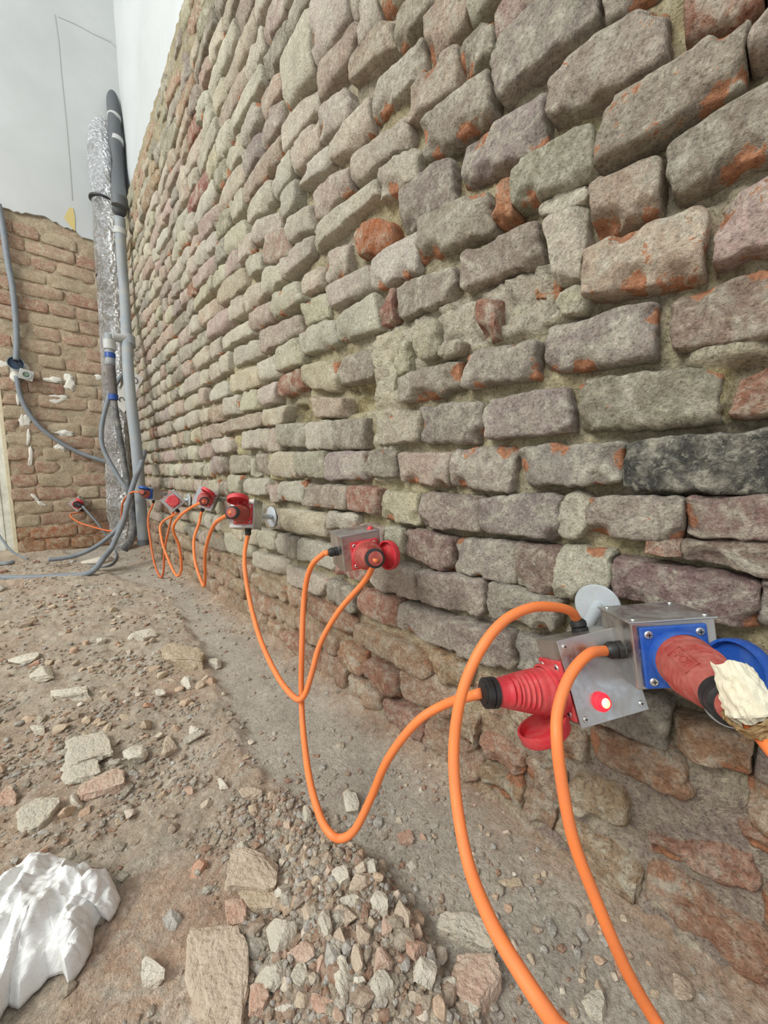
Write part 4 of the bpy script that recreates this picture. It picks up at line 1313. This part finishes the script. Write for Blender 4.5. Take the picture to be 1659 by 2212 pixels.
# third box
r3, t3, R3 = unit([-0.0992, 0.5819, 0.4471], [[0.9479, -0.0998, -0.3024], [-0.3003, 0.0359, -0.9532], [0.106, 0.9944, 0.0041]], (.08, .0683, .0727),
                  'steel box in mid wall with an unlit red button on top', plate='y')
m3 = socket(r3, (.004, -.006, .0363), Z3, X3, Y3, M_RED, (.056, .054), lid=(1, -.1))
g3 = gland(r3, (-.040, .002, .006), -X3)
cyl('indicator', [(.006, 0), (.006, .003), (.0045, .005), (.003, .006)], frame_to(Y3), (.028, .0355, .018), M_RED, r3, 20)
disc(r3, (-0.006, 0.64, 0.42), t=t3, R=R3, tip=(0, 0, -.03))
# fourth
r4, t4, R4 = unit([-0.1364, 1.0426, 0.4762], [[0.7078, 0.1618, -0.6876], [-0.7062, 0.183, -0.6839], [0.0151, 0.9697, 0.2438]], (.0656, .08, .0581),
                  'steel box with a raised red lid and a disc behind it', plate='x')
m4 = socket(r4, (.006, -.002, .0308), Z3, X3, Y3, M_RED, (.052, .056), lid=(-.1, 1))
g4 = gland(r4, (.008, -.040, 0), -Y3)
disc(r4, (-0.008, 1.15, 0.450), r=.034, t=t4, R=R4, tip=(0, 0, -.025))
# fifth
r5, t5, R5 = unit([-0.055, 1.66, 0.4849], [[0.7518, 0.3775, -0.5406], [-0.5315, -0.1384, -0.8357], [-0.3903, 0.9156, 0.0966]], (.08, .08, .045),
                  'tilted steel box with a pale plate around its red socket', plate='z')
m5 = socket(r5, (.003, -.003, .0243), Z3, X3, Y3, M_RED, (.056, .056), lid=(.15, 1))
g5 = gland(r5, (.0, -.040, 0), -Y3)
# sixth
n6 = np.array([-.30, -.93, .12]); n6 /= np.linalg.norm(n6); x6 = np.cross([0, 0, 1], n6); x6 /= np.linalg.norm(x6); y6 = np.cross(n6, x6); c6_, s6_ = math.cos(.70), math.sin(.70)
r6, t6, R6 = unit([-0.070, 2.16, 0.4440], np.column_stack([x6 * c6_ + y6 * s6_, -x6 * s6_ + y6 * c6_, n6]), (.085, .08, .045),
                  'steel box turned on its corner with a round red lid facing out', plate='y')
cyl('indicator', [(.008, 0), (.008, .004), (.005, .007)], frame_to(Y3), (.018, .0415, .0), M_RED, r6, 20)
m6 = socket(r6, (.0, .0, .0225), Z3, X3, Y3, M_RED, (.056, .056), lid=(1, 0), lid_open=0)
g6 = gland(r6, (-.02, -.040, 0), -Y3)
disc(r6, (-0.008, 2.12, 0.452), r=.034, t=t6, R=R6, tip=(0.01, 0, -.02))
# seventh, beside the pipes
n7 = np.array([-.92, -.38, .05]); n7 /= np.linalg.norm(n7); x7 = np.cross([0, 0, 1], n7); x7 /= np.linalg.norm(x7); y7 = np.cross(n7, x7)
p7 = at(331, 1066, x=-.075)
r7, t7, R7 = unit(p7, np.column_stack([x7, y7, n7]), (.075, .078, .045), 'steel box with a small blue socket and lid next to the grey corner pipe', plate='z')
m7 = socket(r7, (0, -.004, .0243), Z3, X3, Y3, M_BLUE, (.056, .058), lid=(0, 1))
g7 = gland(r7, (0, -.039, 0), -Y3)
# eighth, on the end wall
a = math.radians(-38)
x8 = np.array([math.cos(a), -.25, -math.sin(a)]); x8 /= np.linalg.norm(x8); n8 = np.array([-.15, -1, .12]); n8 -= x8 * (n8 @ x8); n8 /= np.linalg.norm(n8); y8 = np.cross(n8, x8)
p8 = at(171, 1089, y=YB - .06)
r8, t8, R8 = unit(p8, np.column_stack([x8, y8, n8]), (.085, .08, .06), 'steel box with a red socket hung askew on the end wall', plate='y')
m8 = socket(r8, (0, 0, .0318), Z3, X3, Y3, M_RED, (.058, .058), lid=(1, .3))
g8 = gland(r8, (-.02, -.04, 0), -Y3)
disc(r8, (p8[0], YB - .012, p8[2]), r=.03, t=t8, R=R8, tip=(0, 0, -.02)) if False else None
me = tube([R8.T @ (np.array([p8[0], YB + .005, p8[2]]) - t8), np.zeros(3)], .009, 16); link('rod', me, M_ZINC, r8)
for rr, tt, RR in ((r5, t5, R5), (r7, t7, R7)):
    q = RR.T @ (np.array([0.02, tt[1] + .03, tt[2] - .01]) - tt); link('rod', tube([q, np.zeros(3)], .009, 16), M_ZINC, rr)

Wd = lambda T, R, p: R @ np.asarray(p) + T
def plug_ends(T, R, mouth, n, L, end_px=None):
    a = Wd(T, R, mouth); b = a + (R @ np.asarray(n, float)) * L
    if end_px is not None: b = at(end_px[0], end_px[1], d=depth_of(b))
    return a, b
# plugs
a1, b1 = plug_ends(t1, R1, m1, Z3, .088, (1592, 1530))
a2, b2 = plug_ends(t2, R2, m2, -X3, .080, (1040, 1497))
a3, b3 = plug_ends(t3, R3, m3, Z3, .080, (812, 1207))
a4, b4 = plug_ends(t4, R4, m4, Z3, .078, (499, 1107))
a5, b5 = plug_ends(t5, R5, m5, Z3, .080, (441, 1083))
a6, b6 = plug_ends(t6, R6, (-.008, -.020, .026), -Y3, .03, (377, 1096))
a7, b7 = plug_ends(t7, R7, m7, Z3, .080, (306, 1063))
a8, b8 = plug_ends(t8, R8, m8, Z3, .050, (178, 1093))

def finish(root):
    bpy.context.view_layer.update()
    for o in root.children:
        if tuple(o.matrix_parent_inverse.translation) == (0, 0, 0): o.matrix_parent_inverse = root.matrix_world.inverted()

GE = {k: Wd(t, R, g) for k, t, R, g in ((1, t1, R1, g1), (2, t2, R2, g2), (3, t3, R3, g3), (4, t4, R4, g4), (5, t5, R5, g5), (6, t6, R6, g6), (7, t7, R7, g7), (8, t8, R8, g8))}
# the incoming lead with the taped plug (enters from outside the frame on the right)
c0 = cable('thick orange cable entering at the right through a taped plug', None, path(b1, [(1640, 1580, depth_of(b1) - .012), (1690, 1640, .245), (1760, 1720, .24), (1880, 1860, .25)], at(2000, 2500, z=.01), depth_of(b1), .3), r=.0062)
plug(c0, a1, b1, mark=(0, .42)); finish(c0)
c1 = cable('orange cable running from the blue socket box down past the wall foot', UG, path(GE[1], [(1272, 1413), (1232, 1458), (1206, 1530), (1203, 1600, .352), (1215, 1700), (1240, 1820, .34), (1290, 1950), (1350, 2090), (1420, 2212, .32), (1500, 2330, .30)], at(1640, 2640, z=.008), depth_of(GE[1]), .3))
c2 = cable('orange cable arching high from the lamp box and sweeping down in front', UG, path(GE[2], [(1232, 1320), (1196, 1311), (1146, 1313, .41), (1090, 1340), (1040, 1400, .385), (1000, 1490), (981, 1600, .37), (985, 1720, .35), (1010, 1860, .32), (1060, 1990, .28), (1130, 2110, .25), (1200, 2212, .235), (1290, 2330, .23)], at(1450, 2720, z=.008), depth_of(GE[2]), .23))
c3 = cable('orange cable drooping to the floor between the middle box and the lamp box', UG, path(GE[3], [(698, 1197), (671, 1226), (657, 1290, .76), (652, 1400, .74), (651, 1500, .735), (655, 1580, .68), (668, 1680, .60), (690, 1760, .55), (713, 1800, .525), (738, 1811, .52), (768, 1790, .515), (803, 1720, .51), (838, 1640, .49), (898, 1562, .47), (960, 1522, .455)], b2, depth_of(GE[3]), depth_of(b2)))
plug(c3, a2, b2, M_RED, .0245, .0140, nose=M_BLACK); finish(c3)
c4 = cable('orange cable hanging in a wide loop into the middle box', UG, path(GE[4], [(529, 1190), (529, 1230, .98), (540, 1300, .94), (562, 1380, .86), (598, 1458, .77), (634, 1505, .72), (655, 1506, .708), (672, 1460, .712), (692, 1390, .72), (732, 1320, .715), (790, 1252, .69)], b3, depth_of(GE[4]), depth_of(b3)))
plug(c4, a3, b3, mark=(-1.0, .45)); finish(c4)
c5 = cable('orange cable looping down between the pale plated box and the one with a raised lid', UG, path(GE[5], [(430, 1130), (419, 1165), (421, 1210), (431, 1245), (441, 1266, 1.42), (443, 1240, 1.35), (444, 1190, 1.25), (462, 1135, 1.12)], b4, depth_of(GE[5]), depth_of(b4)))
plug(c5, a4, b4, r0=.025); finish(c5)
c6 = cable('orange cable making a long loop under the box turned on its corner', UG, path(GE[6], [(349, 1130), (349, 1165), (362, 1205), (381, 1243), (392, 1228), (387, 1180), (374, 1143), (388, 1116), (415, 1095)], b5, depth_of(GE[6]), depth_of(b5)))
plug(c6, a5, b5, r0=.025); finish(c6)
c7 = cable('narrow orange loop hanging from the small blue socket box', UG, path(GE[7], [(320, 1120), (325, 1170), (334, 1218), (346, 1246), (353, 1235), (356, 1185), (368, 1130)], b6, depth_of(GE[7]), depth_of(b6)), M_CABLE_D)
finish(c7)
c8 = cable('orange cable crossing from the end wall box to the blue socket by the pipe', UG, path(GE[8], [(152, 1112), (168, 1127), (200, 1138), (238, 1147), (258, 1142), (262, 1118), (266, 1085), (284, 1064)], b7, depth_of(GE[8]), depth_of(b7)), M_CABLE_D)
plug(c8, a7, b7, r0=.025); finish(c8)
c9 = cable('dark grey cable falling from the end wall box onto the rubble', None, path(b8, [(210, 1130), (234, 1164), (248, 1188), (251, 1204), (240, 1219), (222, 1224), (195, 1222), (165, 1213), (132, 1209)], None, depth_of(b8), 3.0), M_CONDUIT, .0065, 'power_cable')
plug(c9, a8, b8, M_BLACK, .022, .012); finish(c9)

# masking tape crumpled round the taped plug's cable end
def crumple(label, a, b, ra, rb, mat, seed, amp):
    a, b = np.array(a), np.array(b); L = np.linalg.norm(b - a); M = frame_to(b - a)
    n, m_ = 44, 26; V = []; Fc = []
    for i in range(m_ + 1):
        for k in range(n):
            A = 2 * math.pi * k / n
            V.append((math.cos(A), math.sin(A), i / m_))
    V = np.array(V); nz = fbm(V * [1, 1, 1.6], 2.1, seed, 3); rd = 1 - 2 * abs(vn(V * [1, 1, 2], 3.1, seed + 2))
    f = V[:, 2]; r = (ra * (1 - f) + rb * f) * (1 + amp * nz + 0.10 * rd) * (1 - 0.35 * np.clip((f - .85) / .15, 0, 1))
    jag = 0.08 * vn(np.column_stack([V[:, 0], V[:, 1], V[:, 2] * 0]), 2.4, seed + 7) * ((f > .9) | (f < .1))
    P = np.column_stack([V[:, 0] * r, V[:, 1] * r, (f + jag) * L])
    for i in range(m_):
        for k in range(n):
            p, q = i * n + k, i * n + (k + 1) % n; Fc.append((p, q, q + n, p + n))
    me = mesh(xf(P, M, a), Fc); return me
ax1 = (b1 - a1) / np.linalg.norm(b1 - a1)
tape_a = at(1572, 1432, d=depth_of(b1) + .005); tape_b = at(1640, 1562, d=depth_of(b1) - .014)
tape = link('masking_tape', crumple('', tape_a, tape_b, .0085, .0165, M_PAPER, 3, .35), M_PAPER, c0, smooth=False); tape['label'] = 'crumpled cream masking tape'
tape.matrix_parent_inverse = c0.matrix_world.inverted()
tb = link('tape_end', crumple('', at(1618, 1540, d=depth_of(b1) - .013), at(1650, 1584, d=depth_of(b1) - .016), .0135, .0095, M_PAPER_BROWN, 9, .35), M_PAPER_BROWN, c0, smooth=False)
tb['label'] = 'brown dirty end of the tape'; tb.matrix_parent_inverse = c0.matrix_world.inverted()

# ---------------------------------------------------------------- corner: foil duct, drain pipe, branch pipe
def P(px, py, Y=None, X=-.06, maxY=3.55):
    q = at(px, py, x=X)
    if q[1] > maxY or q[1] < 0: q = at(px, py, y=maxY)
    return q
duct_pts = [at(263, 1192, y=3.42), at(258, 1100, y=3.50), at(254, 1000, y=3.55), at(248, 850, y=3.58), at(242, 700, y=3.58), at(233, 560, y=3.59), at(226, 430, y=3.60), at(217, 345, y=3.63), at(218, 300, y=3.70), at(224, 262, y=3.80)]
dp = catmull(duct_pts, 14); nD = len(dp)
rD = [0.050 + 0.028 * min(1, i / 12) for i in range(nD)]
me = tube(dp, rD, 48)
A = np.array([v.co[:] for v in me.vertices]); C0 = np.repeat(np.array(dp), 48, axis=0)
dirn = A - C0; dirn /= np.linalg.norm(dirn, axis=1)[:, None] + 1e-9
ridge = 1 - 2 * abs(vn(A, 34, 7)); A = A + dirn * (0.004 * fbm(A, 26, 5)[:, None] + 0.0028 * ridge[:, None] + 0.002 * vn(A, 80, 8)[:, None])
me.vertices.foreach_set('co', A.ravel())
duct = empty('insulated_duct', dp[0]); tag(duct, 'duct wrapped in crinkled silver foil rising up the corner', 'duct')
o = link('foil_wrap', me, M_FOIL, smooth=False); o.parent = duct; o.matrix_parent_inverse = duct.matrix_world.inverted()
for (px, py) in ((222, 436), (236, 606)):
    q = at(px, py, y=3.595); M = frame_to(at(px, py - 60, y=3.595) - q)
    cyl('strap', [(.0775, -.007), (.083, -.006), (.083, .006), (.0775, .007)], M, q, M_BLACK, duct, 40)
finish(duct)

pp = [P(310, 1172, X=-.12), P(303, 1070, X=-.12), P(294, 960, X=-.12), P(281, 850, X=-.125), P(274, 740, X=-.10), P(269, 640), P(263, 560), P(259, 470)]
pu = [P(258, 455), at(254, 380, y=3.56), at(249, 300, y=3.60), at(245, 240, y=3.66), at(242, 200, y=3.74)]
pipe = empty('drain_pipe', pp[0]); tag(pipe, 'grey plastic drain pipe with pale couplings in the corner', 'pipe')
link('pipe_section', tube(catmull(pp, 8), .031, 32), M_PIPE, pipe)
link('upper_section', tube(catmull(pu, 8), .040, 32), M_PIPE_DARK, pipe)['label'] = 'darker upper pipe section'
def ring(parent, cen, nxt, r, w, mat, name='coupling'):
    M = frame_to(np.array(nxt) - np.array(cen))
    return cyl(name, [(r - .004, -w), (r, -w + .002), (r, w - .002), (r - .004, w)], M, cen, mat, parent, 36)
for (px, py, r, w) in ((256, 412, .046, .022), (252, 345 - 40, .044, .018), (247, 256, .044, .018)):
    i = np.argmin([abs(py - q) for q in (455, 380, 300, 240, 200)]); Yv = np.interp(py, [200, 240, 300, 380, 455], [3.74, 3.66, 3.60, 3.56, 3.55])
    ring(pipe, at(px, py, y=Yv), at(px - 4, py - 50, y=Yv + .03), r, w, M_COUPLING)
ring(pipe, P(258, 436), P(256, 400), .047, .03, M_PIPE_DARK)
ring(pipe, P(260, 500), P(258, 460), .037, .02, M_COUPLING); ring(pipe, P(277, 738, X=-.09), P(272, 680, X=-.08), .040, .035, M_PIPE)
ring(pipe, P(278, 762, X=-.095), P(276, 720, X=-.085), .0330, .018, M_COUPLING)
ring(pipe, P(308, 1158, X=-.12), P(306, 1120, X=-.12), .0325, .010, M_COUPLING); ring(pipe, P(310, 1172, X=-.12), P(308, 1150, X=-.12), .035, .018, M_PIPE_DARK)
# tee and branch with blue tape
bq = P(277, 733, X=-.09); yb_ = float(bq[1])
b0 = at(239, 728, y=yb_ - .02)
link('tee_arm', tube(catmull([bq, at(258, 730, y=yb_ - .01), b0], 6), .027, 24), M_COUPLING, pipe)
br = [at(236, 722, y=yb_ - .02), at(237, 745, y=yb_ - .02), at(239, 790, y=yb_ - .02), at(243, 830, y=yb_ - .02), at(245, 860, y=yb_ - .03)]
link('branch_pipe', tube(catmull(br[:3], 6), .026, 24), M_PIPE, pipe)
ring(pipe, br[1], br[0], .033, .03, M_COUPLING, 'socket_ring')
link('wrap', tube(catmull(br[2:], 6), .024, 24), M_WRAP, pipe)['label'] = 'dusty dark insulation wrap'
ring(pipe, at(238, 768, y=yb_ - .02), at(237, 740, y=yb_ - .02), .0285, .017, M_TAPE_B, 'blue_tape')
ring(pipe, at(245, 858, y=yb_ - .03), at(243, 830, y=yb_ - .03), .0265, .018, M_TAPE_B, 'blue_tape')
finish(pipe)
tw = [at(246, 862, y=yb_ - .03), at(253, 910, y=yb_ - .06), at(263, 970, y=yb_ - .09), at(273, 1030, y=yb_ - .12), at(284, 1090, y=yb_ - .16), at(288, 1135, y=yb_ - .18), at(282, 1168, y=yb_ - .20), at(268, 1189, y=yb_ - .2)]
bh = link('drain_hose', tube(catmull(tw, 8), [.017 + .004 * (i > 30) for i in range(7 * 8 + 1)], 18), simple('dusty_black_hose', lin((84, 86, 88)), .7, 0, lin((158, 154, 146)), .8, 30), None)
tag(bh, 'dark dusty hose from the blue tape down in front of the foil duct', 'hose')

# white card behind the pipe
cp = [(284, 800), (310, 817), (268, 892), (246, 868)]
yc = 3.12
V = [at(a, b, y=yc) for a, b in cp] + [at(a, b, y=yc) + np.array([0, .003, 0]) for a, b in cp]
card = addm(V, [(0, 1, 2, 3), (7, 6, 5, 4), (0, 4, 5, 1), (1, 5, 6, 2), (2, 6, 7, 3), (3, 7, 4, 0)], M_CARD, 'card', None, smooth=False)
tag(card, 'white card with black ring marks tucked behind the grey pipe', 'card')
for (a, b, s0, s1) in ((292, 822, -1.6, 1.9), (263, 864, -.2, 3.9)):
    c = at(a, b, y=yc - .002); R_ = .014
    pts = [c + np.array([R_ * math.cos(s), 0, R_ * 1.3 * math.sin(s)]) for s in np.linspace(s0, s1, 12)]
    link('ring_mark', tube(pts, .0022, 6), M_INK, card)
# keep the pipes in front of the card
# ---------------------------------------------------------------- grey conduits
CG = None
def conduit(label, pts, r, mat=M_CONDUIT, name='conduit'):
    o = link(name, tube(catmull(pts, 9), r, 16), mat); return tag(o, label, 'conduit')
yw = YB - .03
conduit('grey conduit dropping down the end wall to the round box', [at(-4, 440, y=yw), at(6, 490, y=yw), at(16, 560, y=yw), at(27, 620, y=yw), at(34, 690, y=yw), at(36, 740, y=yw), at(35, 778, y=yw)], .017)
conduit('grey conduit sagging from the round box across the end wall to the pipes', [at(36, 812, y=yw), at(42, 848, y=yw), at(56, 882, y=yw), at(82, 918, y=yw), at(118, 948, y=yw), at(165, 975, y=yw), at(205, 990, y=yw - .02), at(240, 1000, y=yw - .04)], .0145)
conduit('grey conduit bowing out left of the foil duct', [at(262, 812, y=3.50), at(250, 830, y=3.44), at(238, 850, y=3.40), at(226, 890, y=3.38), at(219, 930, y=3.37), at(222, 966, y=3.36), at(238, 1000, y=3.33), at(262, 1040, y=3.28), at(277, 1064, y=3.24), at(276, 1100, y=3.22), at(262, 1142, y=3.18)], .0150)
PY = float(P(303, 1060, X=-.12)[1])
conduit('pale grey conduit leaning from the wall across the pipe to the ground', [at(313, 975, x=-.03), at(304, 1004, y=PY - .05), at(290, 1040, y=PY - .055), at(277, 1085, y=PY - .05), at(268, 1120, y=PY - .03), at(254, 1155, y=PY - .02), at(240, 1185, y=PY - .02), at(222, 1208, z=.10), at(205, 1230, z=.05), at(180, 1241, z=.02), at(120, 1245, z=.016), at(50, 1248, z=.016), at(-30, 1247, z=.016)], .0150)
conduit('grey conduit curving along the foot of the end wall', [at(270, 1100, y=3.05), at(258, 1135, y=3.02), at(235, 1160, y=3.0), at(205, 1182, y=2.98), at(170, 1198, y=2.98), at(135, 1206, y=2.98), at(104, 1209, y=2.98)], .0135)
conduit('short grey conduit stub lying at the left edge', [at(-20, 1217, z=.03), at(12, 1217, z=.03), at(30, 1214, z=.03)], .013)
conduit('thin grey cable beside the door frame', [at(-6, 1150, y=3.5), at(8, 1170, y=3.45), at(22, 1188, y=3.4), at(42, 1200, y=3.36), at(60, 1207, y=3.3)], .0065, name='thin_cable')
tag(blob('sheet_of_mortar', at(214, 1211, z=.075), (.075, .05, .020), MT_PALE, None, seed=44), 'pale chunk of mortar lying under the grey conduits', 'stone')

# round junction box with a dangling switch insert
jb = empty('wall_junction_box', at(34, 787, y=YB)); tag(jb, 'round blue box sunk in the end wall with rough plaster round it', 'junction box')
c = at(34, 785, y=YB - .022); M = frame_to((0, -1, 0))
cyl('box_rim', [(.041, -.02), (.044, .0), (.046, .010), (.041, .010), (.039, -.008), (.02, -.010)], M, c, M_CONDUIT, jb, 36)
cyl('box_bowl', [(.039, -.006), (.028, -.004), (.01, -.0035)], M, c, simple('blue_bowl', lin((52, 70, 96)), .6), jb, 30)
blob('plaster_collar', at(24, 792, y=YB), (.085, .006, .06), M_SMEAR, jb, seed=8, amp=.5)
blob('plaster_collar', at(33, 815, y=YB), (.026, .016, .04), M_SMEAR, jb, seed=9)
for s in (-.01, .008):
    link('wire', tube(catmull([c + [s, .0, .02], c + [s + .01, -.02, .0], c + [s + .03, -.03, -.035]], 6), .003, 8), M_BLACK, jb)
finish(jb)
si = empty('socket_insert', at(57, 810, y=YB - .05)); tag(si, 'dusty clear socket insert dangling below the round blue box', 'socket insert')
c = at(57, 810, y=YB - .05); a = math.radians(-12)
Mx = np.column_stack([[math.cos(a), .1, math.sin(a)], [-math.sin(a), 0, math.cos(a)], [0, -1, 0]])
for nm, cc, s, mt_ in (('insert_body', (0, 0, -.012), (.060, .058, .026), M_STEEL), ('bezel', (0, 0, .004), (.074, .070, .006), M_COUPLING)):
    bm = bmesh.new(); box_bm(bm, cc, s, .003); me = bm_mesh(bm); A = xf(np.array([v.co[:] for v in me.vertices]), Mx, c); me.vertices.foreach_set('co', A.ravel()); link(nm, me, mt_, si, smooth=False)
cyl('insert_ring', [(.026, .006), (.026, .011), (.020, .011), (.018, .007)], Mx, c, M_COUPLING, si, 28)
cyl('insert_core', [(.0175, .006), (.015, .009), (.004, .009)], Mx, c, simple('green_terminal', lin((70, 104, 82)), .5, 0, lin((190, 196, 180)), .6, 90), si, 24)
finish(si)

# ---------------------------------------------------------------- crumpled white bag at the lower left
poly = [(-70, 1905), (0, 1898), (22, 1882), (60, 1856), (105, 1842), (142, 1845), (172, 1862), (196, 1864), (222, 1868), (243, 1886), (257, 1918), (246, 1945), (232, 1961), (217, 1952), (200, 1978), (196, 2010), (186, 2040), (170, 2066), (146, 2094), (136, 2066), (100, 2070), (78, 2092), (36, 2136), (14, 2128), (-12, 2170), (-50, 2230), (-110, 2240)]
pw = np.array([at(a, b, z=.035) for a, b in poly])[:, :2]
cen = np.array(at(95, 1960, z=.035))[:2]
NA, NRr = 320, 76
ang = np.linspace(0, 1, NA, endpoint=False); cl = np.vstack([pw, pw[:1]]); seg = np.linalg.norm(np.diff(cl, axis=0), axis=1); cum = np.concatenate([[0], np.cumsum(seg)]) / seg.sum()
ox = np.interp(ang, cum, cl[:, 0]); oy = np.interp(ang, cum, cl[:, 1])
V = [(cen[0], cen[1], 0.0)]; S = [0.0]
for i in range(1, NRr + 1):
    s = i / NRr
    for k in range(NA): V.append((cen[0] + (ox[k] - cen[0]) * s, cen[1] + (oy[k] - cen[1]) * s, 0.0)); S.append(s)
V = np.array(V); S = np.array(S)
# folds run along the bag's length
dx = np.array([pw[25][0] - cen[0], pw[25][1] - cen[1]]); dx /= np.linalg.norm(dx); dy = np.array([-dx[1], dx[0]])
u = (V[:, :2] - cen) @ dx; v = (V[:, :2] - cen) @ dy
Q = np.column_stack([u * 0.35, v, u * 0])
warp = Q + 0.03 * np.column_stack([fbm(V, 10, 201), fbm(V, 10, 202), u * 0])
rid = 1 - np.abs(vn(warp, 42, 203)); rid2 = 1 - np.abs(vn(V * [1, 1, 0] + 0.01 * fbm(V, 30, 206)[:, None], 60, 204)); rid3 = 1 - np.abs(vn(V * [1, 1, 0], 24, 205))
body = np.sqrt(np.clip(1 - S ** 2, 0, 1))
fall = np.clip(1 - (u / 0.22), 0.25, 1)
step = np.abs((warp[:, 1] * 26 + 2.2 * fbm(warp, 12, 207)) % 1 - .5) * 2
hgt = (0.012 + 0.032 * body * fall) + body ** .4 * (0.020 * (rid - .75) + 0.016 * (rid3 - .75) + 0.007 * (rid2 - .7) + 0.007 * step)
gz = ground_h(V[:, 0], V[:, 1])[0]
V[:, 2] = np.maximum(gz + 0.004 + hgt * np.clip((1 - S) * 9, 0.0, 1) ** .6, gz + .003)
Fc = [(0, 1 + k, 1 + (k + 1) % NA) for k in range(NA)]
for i in range(NRr - 1):
    a = 1 + i * NA
    for k in range(NA): Fc.append((a + k, a + NA + k, a + NA + (k + 1) % NA, a + (k + 1) % NA))
me = mesh(V, Fc)
bm = bmesh.new(); bm.from_mesh(me); bmesh.ops.recalc_face_normals(bm, faces=bm.faces); bm.to_mesh(me); bm.free()
bag = autosmooth(link('plastic_bag', me, M_BAG), 22); tag(bag, 'crumpled white plastic bag lying on the dust at the lower left', 'bag')
sm = bag.modifiers.new('thickness', 'SOLIDIFY'); sm.thickness = 0.0012; sm.offset = 1
